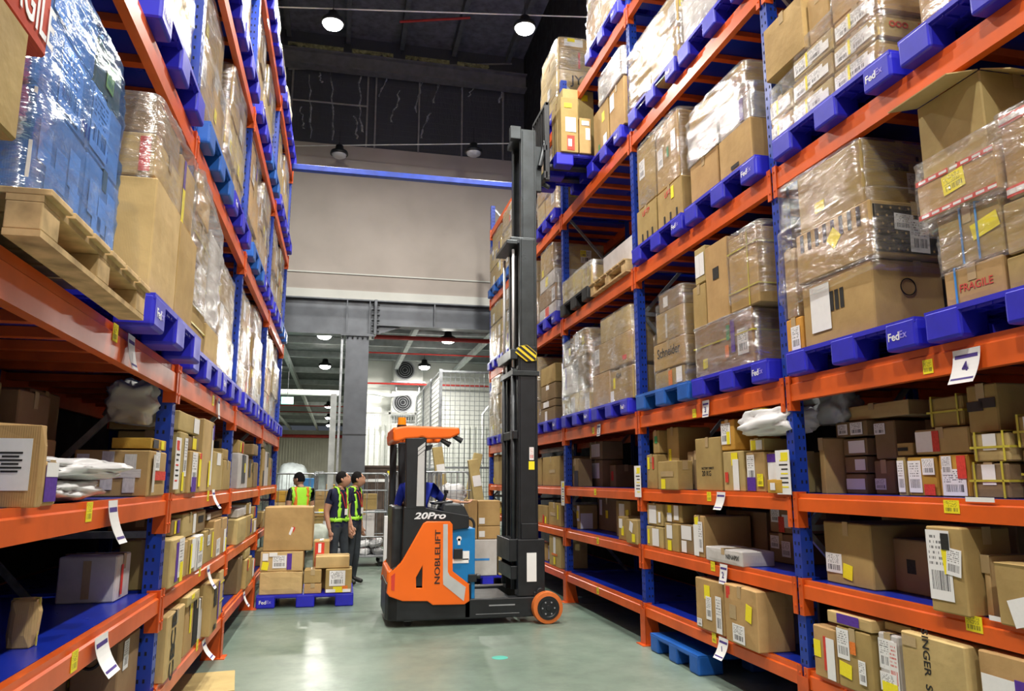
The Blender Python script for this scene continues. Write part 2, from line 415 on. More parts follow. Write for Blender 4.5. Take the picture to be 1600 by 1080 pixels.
# roof over the racks
ce = wall('ceiling', -4, 6, -6, WY+.2, 12.4, 12.6, 'roof_dark')
struct(MB().box(-3.8, 5.8, WY-.35, WY-.05, 11.35, 11.38).box(-3.8, 5.8, WY-.22, WY-.18, 11.38, 11.72).box(-3.8, 5.8, WY-.35, WY-.05, 11.72, 11.75).build('trim_1', 'rafter_grey'), 'dark grey steel rafter below the roof at the back wall')
for i, x in enumerate((-3.0, -1.6, -.2, 1.1, 2.4, 3.8, 5.2)):
    MB().box(x-.04, x+.04, -6, WY-.1, 12.15, 12.4).box(x-.04, x+.07, -6, WY-.1, 12.13, 12.16).build('purlin', 'roof_grey', ce)
for i in range(5):
    y = 11.2-i*3.4; MB().box(-3.9, 5.9, y-.05, y+.05, 11.9, 12.14).build('rafter', 'roof_dark', ce)
for i, (x0, x1) in enumerate(((-1.6, -.3), (-.1, .9), (1.2, 2.3), (2.5, 3.3))):   # torn insulation along the rafter
    mb = MB(); n = 14; top, bot = [], []
    for k in range(n+1):
        x = x0+(x1-x0)*k/n; top.append((x, WY-.15, 11.98)); bot.append((x, WY-.2+random.uniform(-.05, .05), 11.76+random.uniform(0, .14)))
    mb.add(top+bot+[(a, b+.06, c) for a, b, c in top+bot], [(k, k+1, n+2+k, n+1+k) for k in range(n)] + [(2*n+2+k+1, 2*n+2+k, 3*n+3+k, 3*n+4+k) for k in range(n)] + [(n+1+k, n+2+k, 3*n+4+k, 3*n+3+k) for k in range(n)])
    mb.build('insulation_batt', 'insulation', ce)
for a, b, z in (((440, 11), (930, 27), 9.75), ((455, 228), (815, 224), 9.2)):   # lamp wires
    p, q = hit(*a, 2, z), hit(*b, 2, z); MB().tube([p+(q-p)*(k/10) for k in range(-2, 13)], .012, 6).build('lamp_conduit', 'pipe_white', ce)
p, q = hit(625, 34, 2, 11.9), hit(735, 28, 2, 11.9); MB().cyl(p, q, .03, 8).build('sprinkler_pipe', 'pipe_red', ce)
# steel beam and column at the opening
def ibeam(name, x0, x1, z0, z1, y, fw2=.16):
    return MB().box(x0, x1, y-fw2, y+fw2, z1-.03, z1).box(x0, x1, y-fw2, y+fw2, z0, z0+.03).box(x0, x1, y-.02, y+.02, z0+.03, z1-.03)
cx0, cx1 = hit(538, 600, 1, WY).x, hit(574, 600, 1, WY).x
cxm = (cx0+cx1)/2
sb = struct(ibeam('b', -3.8, cxm+.35, BB1, BT, WY+.05).build('trim_2', 'steel_grey'), 'deep grey steel beam above the opening, left of the column')
for x in (cx0, cx1, cxm-1.9): MB().box(x-.012, x+.012, WY-.1, WY+.03, BB1+.03, BT-.03).build('stiffener', 'steel_grey', sb)
s2 = struct(ibeam('b', cxm+.42, 5.8, BB2, BT, WY+.05).build('trim_3', 'steel_grey'), 'grey steel beam above the opening, right of the column')
MB().box(cxm+.36, cxm+.39, WY-.16, WY+.2, BB1+.02, BT).build('end_plate', 'steel_grey', sb); MB().box(cxm+.39, cxm+.42, WY-.16, WY+.2, BB2-.2, BT).prism([(cxm+.42, BB2-.2), (cxm+.42, BB2), (cxm+1.0, BB2)], 1, WY, WY+.03).build('end_plate', 'steel_grey', s2)
MB().box(cxm+1.75, cxm+1.775, WY-.1, WY+.03, BB2+.03, BT-.03).build('stiffener', 'steel_grey', s2)
for k in range(6):
    z = BB1+.1+k*.125; MB().cyl((cxm+.30, WY-.09, z), (cxm+.48, WY-.09, z), .02, 6).build('bolt', 'dark_metal', sb)
colm = struct(MB().box(cx0, cx1, WY-.14, WY-.11, 0, BB1).box(cx0, cx1, WY+.20, WY+.23, 0, BB1).box(cxm-.012, cxm+.012, WY-.11, WY+.20, 0, BB1).build('trim_4', 'steel_grey'), 'grey steel column standing in the opening')
MB().box(cx0-.12, cx1+.12, WY-.2, WY+.28, BB1-.04, BB1-.005).build('cap_plate', 'steel_grey', colm)
for k in range(7): MB().cyl((cx0-.08+k*(cx1-cx0+.16)/6, WY-.17, BB1-.10), (cx0-.08+k*(cx1-cx0+.16)/6, WY-.17, BB1-.04), .02, 6).build('bolt', 'dark_metal', colm)
MB().box(cx0-.005, cx1+.005, WY-.145, WY-.14, 2.58, 2.61).build('splice', 'dark_metal', colm)
MB().box(cx0-.11, cx0-.06, WY-.1, WY+.1, 0, BB1-.1).build('downpipe', 'galvanised', colm)
MB().box(cx0-.30, cx0-.16, WY+.7, WY+.84, 0, 3.6).build('mesh_post', 'pipe_white', colm)

# ================================================================== hall behind the opening
wall('wall_hall_right', cx1-.1, 9, 25.5, 25.7, 0, 5.6, 'wall_white')
wall('wall_hall_far', -9, cx1+.2, 58, 58.2, 0, 5.2, 'wall_cream')
wall('wall_hall_left', -9, -8.8, WY+.3, 58, 0, 5.6, 'wall_cream')
wall('wall_hall_side', 8.8, 9, WY+.3, 25.5, 0, 5.6, 'wall_white')
wall('wall_hall_inner', cx1+.0, cx1+.2, 25.7, 58, 0, 5.6, 'wall_cream')
hr = wall('ceiling_hall', -9, 9, WY+.3, 58.2, 5.55, 5.7, 'roof_grey')
fw3 = bpy.data.objects['wall_hall_far']
for i in range(46): MB().box(-8.7+i*.2, -8.62+i*.2, 57.92, 58, 0, 5.1).build('corrugation', 'wall_cream', fw3)
fr3 = bpy.data.objects['wall_hall_right']
for i in range(40): MB().box(cx1+i*.19, cx1+.10+i*.19, 25.44, 25.5, 0, 3.4).build('corrugation', 'wall_white', fr3)
for i, y in enumerate((19.5, 21.5, 24.0, 27.5, 31, 35, 40, 46, 52)):
    MB().box(-8.8, 8.8, y-.04, y+.04, 5.35, 5.42).box(-8.8, 8.8, y-.01, y+.01, 5.42, 5.55).build('purlin', 'purlin_light', hr)
for i, x in enumerate((-5.5, -3.6, -1.7)):
    MB().box(x-.06, x+.06, WY+.4, 58, 5.2, 5.36).build('rafter', 'purlin_light', hr)
for x in (1.7, 3.7): MB().box(x-.06, x+.06, WY+.4, 25.4, 5.2, 5.34).build('rafter', 'purlin_light', hr)
for (y, z, r, x0, x1) in ((18.3, 5.02, .055, cx1+.1, 5.5), (20.4, 4.98, .02, cx1, 6), (25.0, 4.72, .03, cx1, 6), (30, 4.4, .02, -8, .3), (34, 4.5, .02, -8, .3), (57.5, 4.75, .12, -8, .4)):
    MB().cyl((x0, y, z), (x1, y, z), r, 8).build('sprinkler_pipe', 'pipe_red', hr)
MB().cyl((-6, 25.2, 4.38), (cx0-.15, 25.2, 4.38), .10, 10).build('white_duct', 'pipe_white', hr)
MB().tube([(cx1+.1+k*.2, 25.0, 4.36+.04*math.sin(k*1.1)) for k in range(9)], .06, 8).build('white_hose', 'pipe_white', hr)

def ac_unit(x, z, label):
    t = tag(empty('air_conditioner', (x, 25.2, z)), label, 'air conditioner', 'outdoor units on the white wall')
    MB().box(-.5, .5, -.2, .2, 0, .74).build('casing', 'casing_grey', t, bevel=.03)
    MB().lathe([(.33, 0), (.33, .03), (.30, .03), (.30, .0)], 28, M=Matrix.Translation((-.12, -.2, .37)) @ Matrix.Rotation(math.pi/2, 4, 'X')).build('fan_ring', 'grey_plastic', t)
    mb = MB()
    for r in (.08, .15, .22, .28): mb.tube([(-.12+r*math.cos(a), -.225, .37+r*math.sin(a)) for a in (2*math.pi*i/20 for i in range(20))], .006, 4, closed=True)
    mb.build('fan_grille', 'grey_plastic', t)
    MB().cyl((-.12, -.202, .37), (-.12, -.206, .37), .30, 24).build('fan_recess', 'wall_dark', t)
    MB().box(-.55, .55, -.25, .25, -.05, 0).box(-.4, -.36, .0, .28, -.3, 0).box(.36, .4, 0, .28, -.3, 0).build('bracket', 'galvanised', t)
for (px, py, nm) in ((663, 598, 'upper grey outdoor air conditioner on the white wall beside the cage'), (660, 648, 'middle outdoor air conditioner on the white wall beside the cage'), (660, 698, 'lowest outdoor air conditioner on the wall behind the cage corner')):
    q = hit(px, py, 1, 25.2); ac_unit(q.x-.55, q.z, nm)
# wire cage
CY, CX, CZ = 19.0, hit(689, 577, 1, 19.0).x, hit(689, 577, 1, 19.0).z
cg = tag(empty('wire_cage', (CX, CY, 0)), 'tall galvanised wire mesh cage behind the far end of the right rack', 'cage')
def wire_panel(L, H, ax, z0=.1, sx=.12, sz=.12):
    mb = MB(); r = .006
    n = int(L/sx)
    for i in range(n+1):
        a = i*L/n
        mb.box(a-r, a+r, -r, r, z0, H) if ax == 0 else mb.box(-r, r, a-r, a+r, z0, H)
    for k in range(int((H-z0)/sz)+1):
        z = z0+k*sz
        mb.box(0, L, -r, r, z-r, z+r) if ax == 0 else mb.box(-r, r, 0, L, z-r, z+r)
    return mb
for a, ax in ((0, 0), (1.5, 0), (0, 1), (1.97, 1), (3.93, 1)):
    o = wire_panel(1.5 if ax == 0 else 1.97, CZ-.05, ax).build('wire_mesh_panel', 'galvanised' if ax == 0 else 'pipe_white', cg, loc=(a, 0, 0) if ax == 0 else (0, a, 0)); o['kind'] = 'stuff'
for p in ((0, 0), (1.5, 0), (3.0, 0), (0, 1.97), (0, 3.93), (0, 5.9)): MB().box(p[0]-.04, p[0]+.04, p[1]-.04, p[1]+.04, 0, CZ).build('post', 'galvanised', cg)
for z in (.08, 1.9, CZ-.05):
    MB().box(0, 3.0, -.025, .025, z-.025, z+.025).build('rail', 'galvanised', cg); MB().box(-.025, .025, 0, 5.9, z-.025, z+.025).build('rail', 'galvanised', cg)
MB().tube([(1.2, .6, 2.0), (1.2, .6, 3.3), (1.35, .6, 3.5), (3.2, .6, 4.5)], .03, 8).build('handrail', 'pipe_white', cg)
# low mesh fence right of the column
fn = tag(empty('mesh_fence', (cx1+.05, 22.5, 0)), 'low white mesh fence between the grey column and the cage', 'fence')
o = wire_panel(1.55, 3.5, 0, sx=.07, sz=.14).build('wire_mesh_panel', 'pipe_white', fn); o['kind'] = 'stuff'
for x in (0, .78, 1.55): MB().box(x-.03, x+.03, -.03, .03, 0, 3.6).build('post', 'pipe_white', fn)
MB().box(0, 1.55, -.03, .03, 3.5, 3.56).build('rail', 'pipe_white', fn)
# exit sign
q = hit(449, 626, 1, 24.5)
es = tag(MB().box(-.18, .18, -.04, .04, -.11, .11).build('exit_sign', 'exit_green', loc=q), 'small lit green exit sign hanging in the hall', 'exit sign')
lettering('EXIT', 'ink_white', es, (0, -.042, 0), '-y', w=.24)
MB().cyl((0, 0, .11), (0, 0, 5.4-q.z), .008, 6).build('hanger', 'dark_metal', es)

# ================================================================== pallet racks
LV = [.39, .95, 1.51, 2.29, 3.83, 5.38, 6.93]
BAY = 2.7
SIDE = {'R': dict(X=3.0, s=1, y0=1.97, n=5, levels=LV), 'L': dict(X=-1.0, s=-1, y0=2.30, n=4, levels=LV, ext=1)}
RD = 1.10                                        # frame depth
FT = 7.5
def prof(h): return [(.012, 0), (.05, 0), (.05, -h), (0, -h), (0, -.30*h), (.012, -.24*h)]
def rack(sd):
    S = SIDE[sd]; s = S['s']
    root = tag(empty('pallet_rack', (S['X'], S['y0'], 0)), 'tall blue and orange pallet rack along the %s side of the aisle' % ('right' if s > 0 else 'left'), 'rack')
    def bx(mb, u0, u1, y0, y1, z0, z1): return mb.box(min(s*u0, s*u1), max(s*u0, s*u1), y0, y1, z0, z1)
    post = bx(bx(bx(MB(), .012, .03, -.045, .045, .01, FT), .03, .10, -.045, -.03, .01, FT), .03, .10, .03, .045, .01, FT).mesh('post', 'post_blue')
    hole_chips = MB()  # raised dark chips, the shade inside the slots put into colour
    k = 0
    z = .42
    while z < FT-.1:
        for y in (-.022, .022): bx(hole_chips, .0105, .0122, y-.006, y+.006, z, z+.022)
        for u in (.045, .078): bx(hole_chips, u, u+.012, -.0462, -.0448, z+.03, z+.052)
        z += .075
    hole_chips = hole_chips.mesh('slot_shade_chips', 'hole_shade')
    guard = MB()
    guard.prism([(s*-.012, 0), (s*.16, 0), (s*.10, .34), (s*-.012, .34)], 1, -.062, -.05)
    guard.prism([(s*-.012, 0), (s*.16, 0), (s*.10, .34), (s*-.012, .34)], 1, .05, .062)
    bx(guard, -.012, .0, -.062, .062, 0, .34)
    guard = guard.mesh('post_guard', 'post_orange')
    plate = bx(MB(), -.05, .16, -.09, .09, 0, .008).mesh('base_plate', 'post_orange')
    hstrut = bx(MB(), .10, RD-.10, -.015, .015, -.02, .02).mesh('brace', 'galvanised')
    L = math.hypot(RD-.2, 1.0); a = math.atan2(1.0, RD-.2)
    dstrut = MB().box(-L/2, L/2, -.014, .014, -.018, .018).mesh('brace', 'galvanised')
    for b in range(-S.get('ext', 0), S['n']+1):
        y = b*BAY
        for u in (0, 1):
            o = link('post', post, root, (0 if not u else s*RD, y, 0));
            if u: o.scale = (-1, 1, 1)
            else:
                h = link('slot_shade_chips', hole_chips, o); h['kind'] = 'stuff'
            link('base_plate', plate, root, (0 if not u else s*(RD-.1), y, 0))
        link('post_guard', guard, root, (0, y, 0))
        zz = .25; sg = 1
        while zz < FT-1.0:
            link('brace', hstrut, root, (0, y, zz))
            link('brace', dstrut, root, (s*RD/2, y, zz+.5), rot=(0, sg*a, 0)); sg = -sg; zz += 1.03
    beams = {}
    for h in (.115, .16):
        m = MB().prism([(s*p, q) for p, q in prof(h)], 1, .055, BAY-.055)
        cs = []
        for e in (1, -1):
            c = MB(); cs.append(c)
            y0 = 0 if e > 0 else BAY
            bx(c, -.008, .0, min(y0+e*.014, y0+e*.06), max(y0+e*.014, y0+e*.06), -.225, .012)
            bx(c, 0, .07, min(y0+e*.046, y0+e*.054), max(y0+e*.046, y0+e*.054), -.225, .012)
            for zz in (-.03, -.17): c.cyl((s*-.008, y0+e*.03, zz), (s*-.014, y0+e*.03, zz), .008, 6)
        beams[h] = (m.mesh('beam', 'beam_orange'), [c.mesh('end_connector', 'post_orange') for c in cs])
    deck = bx(MB(), .055, RD-.055, .06, BAY-.06, -.028, -.001).mesh('shelf_deck', 'deck_blue')
    bar = MB().prism([(-.03, -.075), (.03, -.075), (.03, -.03), (-.03, -.03)], 0, min(s*.052, s*(RD-.052)), max(s*.052, s*(RD-.052))).mesh('cross_bar', 'bar_orange')
    for b in range(-S.get('ext', 0), S['n']):
        for i, z in enumerate(S['levels']):
            h = .115 if i < 3 else .16
            o = link('beam', beams[h][0], root, (0, b*BAY, z)); [link('end_connector', c, o) for c in beams[h][1]]
            o = link('beam', beams[h][0], root, (s*RD, b*BAY, z), scl=(-1, 1, 1)); [link('end_connector', c, o) for c in beams[h][1]]
            link('shelf_deck', deck, root, (0, b*BAY, z))
            if i >= 3:
                for k in range(7): link('cross_bar', bar, root, (0, b*BAY+.27+k*.36, z))
    return root
RK = {'R': rack('R'), 'L': rack('L')}
ty = 12.77
tb = tag(MB().prism([(6.84, -.06), (6.84, .06), (6.94, .06), (6.94, -.06)], 0, -1.0, 3.0, M=Matrix(((1, 0, 0, 0), (0, 0, 1, ty), (0, 1, 0, 0), (0, 0, 0, 1)))).build('tie_beam', 'post_blue', bevel=.008), 'long blue tie beam spanning the aisle between both rack tops', 'beam')

# ================================================================== goods: cartons, bags, pallets, film
RNG = random.Random(11)
REG = []                                         # (object, info) of every carton, for its label at the end
def x_at(px, y, z):
    k = (px-800)/FPX; A = RT - FW*k
    return -(A.y*y + A.z*(z-CAM_H))/A.x
def carton_mesh(a, b, h, mat, seed, warp=.003):
    bm = bmesh.new(); bmesh.ops.create_cube(bm, size=1.0)
    edges = [e for e in bm.edges]
    bmesh.ops.subdivide_edges(bm, edges=edges, cuts=3, use_grid_fill=True)
    sv = Vector((seed*3.1, seed*1.7, seed*.9))
    for v in bm.verts:
        p = v.co.copy()
        e = sum(1 for q in p if abs(abs(q)-.5) < 1e-4)
        q = Vector((p.x*a, p.y*b, (p.z+.5)*h))
        nz = noise.noise_vector(q*3.0+sv)*warp*(1.6 if e == 1 else 1.0)
        if e == 1:                               # the panels bulge a little
            out = Vector([q2 if abs(abs(q2)-.5) < 1e-4 else 0 for q2 in p])*2
            q += out*warp*.9
            nz -= out*max(0, nz.dot(out)-warp)
        if p.z < -.49: nz.z = 0
        v.co = q + nz
    bm.edges.ensure_lookup_table()
    sharp = [e for e in bm.edges if len(e.link_faces) == 2 and e.calc_face_angle(0) > .9]
    bmesh.ops.bevel(bm, geom=sharp, offset=min(.007, .05*min(a, b, h)), segments=1, affect='EDGES', clamp_overlap=True)
    me = bpy.data.meshes.new('carton'); bm.to_mesh(me); bm.free(); me.materials.append(MATS[mat]); return me
UNIT = {}
def unit(mat):
    if mat not in UNIT: UNIT[mat] = MB().box(-.5, .5, -1, 0, -.5, .5).mesh('decal', mat)
    return UNIT[mat]
DEC = {'W': ('shipping_label', 'label_white', .17, .20), 'Y': ('yellow_sticker', 'label_yellow', .09, .10), 'P': ('purple_label', 'sticker_purple', .10, .16), 'R': ('red_sticker', 'sticker_red', .08, .12),
       'w': ('paper_label', 'paper_white', .13, .17), 'O': ('orange_label', 'sticker_orange', .09, .13), 'G': ('green_sticker', 'sticker_green', .06, .07), 'T': ('white_tape', 'tape_white', .05, .3),
       'r': ('fragile_label', 'label_red', .10, .24), 'K': ('black_print', 'ink_black', .08, .08), 'B': ('black_tape', 'poly_black', .10, .08), 'C': ('carton_tape', 'tape_clear', .05, .2), 'y': ('plain_yellow_sticker', 'sticker_yellow', .09, .09)}
WORD = {'Y': 'yellow sticker', 'y': 'yellow sticker', 'P': 'purple label', 'R': 'red sticker', 'W': 'white shipping label', 'w': 'white paper label', 'O': 'orange label', 'r': 'red lettered label', 'B': 'black tape', 'G': 'green sticker', 'T': 'white tape'}
def face_frame(face, a, b, h, s):
    """normal rotation about z, width and centre of a face of a carton; face f looks at the aisle"""
    if face == 'n': return 0.0, a, Vector((0, -b/2, 0)), Vector((1, 0, 0)), Vector((0, -1, 0))
    if face == 'f' and s > 0: return -math.pi/2, b, Vector((-a/2, 0, 0)), Vector((0, -1, 0)), Vector((-1, 0, 0))
    return math.pi/2, b, Vector((a/2, 0, 0)), Vector((0, 1, 0)), Vector((1, 0, 0))
def decal(o, code, face, u, v, w, hh, roll, dims, s, off=.0045):
    a, b, h = dims; nm, mat, dw, dh = DEC[code]
    rz, W, c, ux, nn = face_frame(face, a, b, h, s)
    w = min(w or dw, W*.8); hh = min(hh or dh, h*.82)
    u = min(max(u, w/W/2+.03), 1-w/W/2-.03); v = min(max(v, hh/h/2+.03), 1-hh/h/2-.03)
    p = c + ux*((u-.5)*W) + nn*off + Vector((0, 0, v*h))
    return link(nm, unit(mat), o, p, rot=(0, roll, rz), scl=(w, .0015, hh))
def face_text(o, s_, face, u, v, w, dims, s, mat='ink_black', roll=0., bold=.01, h=None):
    a, b, hh = dims; rz, W, c, ux, nn = face_frame(face, a, b, hh, s)
    lettering(s_, mat, o, c + ux*((u-.5)*W) + nn*.0048 + Vector((0, 0, v*hh)), rz if rz else '-y', w=w, h=h, roll=roll, bold=bold, name='printed_lettering')
def tape(o, dims, along, mat='tape_clear'):
    a, b, h = dims; mb = MB(); e = .0042; t = .001; w = .026
    L = (a if along == 'x' else b)/2; drop = min(.08, h*.4)
    def bx(l0, l1, z0, z1):
        if along == 'x': mb.box(l0, l1, -w, w, z0, z1)
        else: mb.box(-w, w, l0, l1, z0, z1)
    bx(-L-e, L+e, h+e, h+e+t); bx(-L-e-t, -L-e, h-drop, h+e+t); bx(L+e, L+e+t, h-drop, h+e+t)
    mb.build('tape', mat, o)
def strap(o, dims, kind, f, mat='strap_yellow', w=.0055):
    a, b, h = dims; e = .006; t = .003; mb = MB()
    if kind == 'z':
        z = f*h; A, B = a/2+e, b/2+e
        mb.box(-A, A, -B-t, -B, z-w, z+w).box(-A, A, B, B+t, z-w, z+w).box(-A-t, -A, -B-t, B+t, z-w, z+w).box(A, A+t, -B-t, B+t, z-w, z+w)
    elif kind == 'y':                            # loop in the x-z plane at a place along y
        y = (f-.5)*b; A = a/2+e
        mb.box(-A-t, -A, y-w, y+w, .002, h+e+t).box(A, A+t, y-w, y+w, .002, h+e+t).box(-A, A, y-w, y+w, h+e, h+e+t)
    else:
        x = (f-.5)*a; B = b/2+e
        mb.box(x-w, x+w, -B-t, -B, .002, h+e+t).box(x-w, x+w, B, B+t, .002, h+e+t).box(x-w, x+w, -B, B, h+e, h+e+t)
    mb.build('strap', mat, o)
def flap(o, dims, edge, ang, mat):
    a, b, h = dims; L = {'-x': b, '+x': b, '-y': a, '+y': a}[edge]; d = .45*{'-x': a, '+x': a, '-y': b, '+y': b}[edge]; d = min(d, .22)
    rz = {'-y': 0, '+x': math.pi/2, '+y': math.pi, '-x': -math.pi/2}[edge]
    off = {'-y': (0, -b/2, h), '+y': (0, b/2, h), '-x': (-a/2, 0, h), '+x': (a/2, 0, h)}[edge]
    q = MB().box(-L/2+.006, L/2-.006, -d, 0, 0, .006).build('flap', mat, o, loc=off); q.rotation_euler = (ang, 0, rz)
def make_carton(s, x0, x1, y0, y1, z0, h, mat='carton', rz=0., feats=None, info=None, top=True, warp=None, extra=None):
    a, b = x1-x0-.007, y1-y0-.007; h -= .005
    RNG_ = random.Random(int(abs(x0*977+y0*3571+z0*191)*100))
    me = carton_mesh(a, b, h, mat, RNG_.random()*40, warp if warp is not None else RNG_.uniform(.0018, .0035))
    o = link('carton', me, None, ((x0+x1)/2, (y0+y1)/2, z0)); o.rotation_euler = (0, 0, rz)
    dims = (a, b, h); codes = []
    if feats is None:
        feats = []
        r = RNG_.random
        if r() < .62: feats.append(('W', 'f', r(), r(), None, None, 0))
        if r() < .42: feats.append(('Y', 'f', r(), r(), None, None, (r()-.5)*.3))
        if r() < .12: feats.append(('P', 'f', r(), r(), None, None, 0))
        if r() < .45: feats.append(('W', 'n', r(), r(), None, None, 0))
        if r() < .25: feats.append(('Y', 'n', r(), r(), None, None, 0))
        if r() < .10: feats.append(('R', 'f', r(), r(), None, None, .2))
    for ft in feats:
        ft = tuple(ft) + (None,)*(7-len(ft))
        decal(o, ft[0], ft[1], ft[2] if ft[2] is not None else .5, ft[3] if ft[3] is not None else .5, ft[4], ft[5], ft[6] or 0., dims, s, .0045+.0016*len(codes))
        codes.append(ft[0])
    if top and h > .09: tape(o, dims, 'x' if RNG_.random() < .55 else 'y')
    if extra: extra(o, dims, s)
    info = dict(info or {}); info.update(x0=x0, x1=x1, y0=y0, y1=y1, z0=z0, z1=z0+h+.004, codes=codes, mat=mat, dims=dims)
    REG.append((o, info)); return o, info

LNAME = ['bottom shelf', 'second shelf', 'third shelf', 'lowest pallet level', 'second pallet level', 'third pallet level', 'top pallet level']
BNAME = ['nearest', 'second', 'third', 'fourth', 'last', 'out-of-sight']
ORD = ['first', 'second', 'third', 'fourth', 'fifth', 'sixth', 'seventh', 'eighth', 'ninth', 'tenth', 'eleventh', 'twelfth', 'thirteenth', 'fourteenth', 'fifteenth', 'sixteenth', 'seventeenth', 'eighteenth', 'nineteenth', 'twentieth']
PLACED = {}                                      # cell -> list of boxes already there
def bay_y(sd, b): return SIDE[sd]['y0']+b*BAY
def ux(sd, u): return SIDE[sd]['X'] + SIDE[sd]['s']*u
def put(sd, bay, lvl, specs, z0=None, slot=None, u=.03, d=.38, ymin=None, ymax=None, zmax=None):
    """cartons of one shelf (or pallet). spec: dict(n=px of near front edge, f=px of far front edge, t=row of the near top edge, on=index, u, d, ...)"""
    s = SIDE[sd]['s']; zs = SIDE[sd]['levels'][lvl] if z0 is None else z0
    yb = bay_y(sd, bay); lo = yb+.06 if ymin is None else ymin; hi = yb+BAY-.06 if ymax is None else ymax
    top_lim = (SIDE[sd]['levels'][lvl+1]-(.125 if lvl < 2 else .17)-.01) if lvl < 6 else 99
    cell = PLACED.setdefault((sd, bay, lvl), []); made = []
    for sp in specs:
        sp = dict(sp)
        zz = made[sp['on']]['z1']+.006 if 'on' in sp and sp['on'] is not None else zs+sp.get('dz', 0)
        uu = sp.get('u', u)
        x = ux(sd, uu)
        if 'nb' in sp:                           # measured bottom near corner
            q = hit(*sp['nb'], 2, zz); x = q.x; uu = (x-SIDE[sd]['X'])*s; y0 = q.y
        else: y0 = sp['y0'] if 'y0' in sp else y_at(sp['n'], x, zz)
        y1 = sp['y1'] if 'y1' in sp else y_at(sp['f'], x, zz)
        if 'wy' in sp: y1 = y0+sp['wy']
        dd = abs(x_at(sp['dl'], y0, zz)-x) if 'dl' in sp else sp.get('d', d)
        h = sp['h'] if 'h' in sp else z_at(sp['t'], x, y0)-zz
        if not sp.get('free'): y0, y1 = max(y0, lo), min(y1, hi)
        dd = min(dd, RD+.1-uu)
        if zz+h > top_lim and not sp.get('free'): h = top_lim-zz
        B = [uu, uu+dd, y0, y1, zz, zz+h]
        for q in cell:
            pen = [min(B[2*i+1], q[2*i+1])-max(B[2*i], q[2*i]) for i in range(3)]
            if min(pen) <= .001: continue
            opts = []
            opts.append((pen[1]/max(.05, B[3]-B[2]), 'y'))
            if B[0] > q[0]+.05: opts.append(((q[1]-B[0])/max(.1, B[1]-B[0]), 'push'))
            if q[0] > B[0]+.08: opts.append(((B[1]-q[0])/max(.1, B[1]-B[0]), 'cut'))
            opts.append((pen[2]/max(.05, B[5]-B[4])*1.5, 'z'))
            k = min(opts)[1]
            if k == 'y':
                if B[2]+B[3] > q[2]+q[3]: B[2] = q[3]+.010
                else: B[3] = q[2]-.010
            elif k == 'push': B[0] = q[1]+.012
            elif k == 'cut': B[1] = q[0]-.012
            else:
                if B[4]+B[5] > q[4]+q[5]: B[4] = q[5]+.003
                else: B[5] = q[4]-.003
        if B[3]-B[2] < .035 or B[5]-B[4] < .03 or B[1]-B[0] < .05:
            made.append(dict(z1=B[5], x0=0)); continue
        cell.append(B)
        xa, xb = sorted((ux(sd, B[0]), ux(sd, B[1])))
        mat = sp.get('m') or RNG.choices(['carton', 'carton_pale', 'carton_dark'], [6, 2.4, 1.2])[0]
        o, inf = make_carton(s, xa, xb, B[2], B[3], B[4], B[5]-B[4], mat, sp.get('rz', RNG.uniform(-.005, .005)), sp.get('ft'),
                             dict(sd=sd, bay=bay, lvl=lvl, slot=slot, u=B[0], desc=sp.get('desc')), extra=sp.get('ex'), warp=sp.get('warp'))
        made.append(inf)
    return made

# ---- pallets
def pallet_meshes():
    out = {}
    for kind, mat in (('blue', 'pallet_blue'), ('light', 'pallet_light_blue'), ('black', 'pallet_black')):
        d = MB().box(-.5, .5, -.6, .6, .132, .16)
        for i in range(13): y = -.58+i*.0966; d.box(-.49, .49, y-.006, y+.006, .118, .133)
        for i in range(11): x = -.48+i*.096; d.box(x-.006, x+.006, -.59, .59, .118, .133)
        leg = MB().box(-.088, .088, -.115, .115, 0, .1585)
        out[kind] = (d.mesh('deck', mat), leg.mesh('leg', mat))
    return out
PM = pallet_meshes()
def plastic_pallet(loc, kind, label, rz=0., s=1, letters=True):
    t = tag(empty('plastic_pallet', loc, rz), label, 'pallet')
    link('deck', PM[kind][0], t)
    for x in (-.414, 0, .414):
        for y in (-.487, 0, .487):
            link('leg', PM[kind][1], t, (x, y, 0), bevel=.016)
    if letters and kind == 'blue':
        e = 1 if s < 0 else -1
        y = -.475 if s > 0 else -.475
        lettering('Fed', 'ink_white', t, (e*.5035, y+.035*(1 if s > 0 else -1), .075), '-x' if s > 0 else '+x', w=.085, bold=.02)
        lettering('Ex', 'letter_violet', t, (e*.5035, y-.035*(1 if s > 0 else -1), .079), '-x' if s > 0 else '+x', w=.055, bold=.015)
    return t
def wood_pallet(loc, label, rz=0.):
    t = tag(empty('wooden_pallet', loc, rz), label, 'pallet')
    for i in range(6): MB().box(-.5, .5, -.09, .09, .125, .146).build('deck_board', 'pallet_wood', t, loc=(0, -.51+i*.204, 0), bevel=.003)
    for x in (-.43, 0, .43):
        MB().box(x-.05, x+.05, -.6, .6, .105, .125).build('stringer_board', 'pallet_wood', t); MB().box(x-.05, x+.05, -.6, .6, 0, .02).build('bottom_board', 'pallet_wood', t)
        for y in (-.53, 0, .53): MB().box(x-.05, x+.05, y-.07, y+.07, .02, .105).build('block', 'pallet_wood', t, bevel=.004)
    return t
SLOTN = {0: 'near', 1: 'far'}
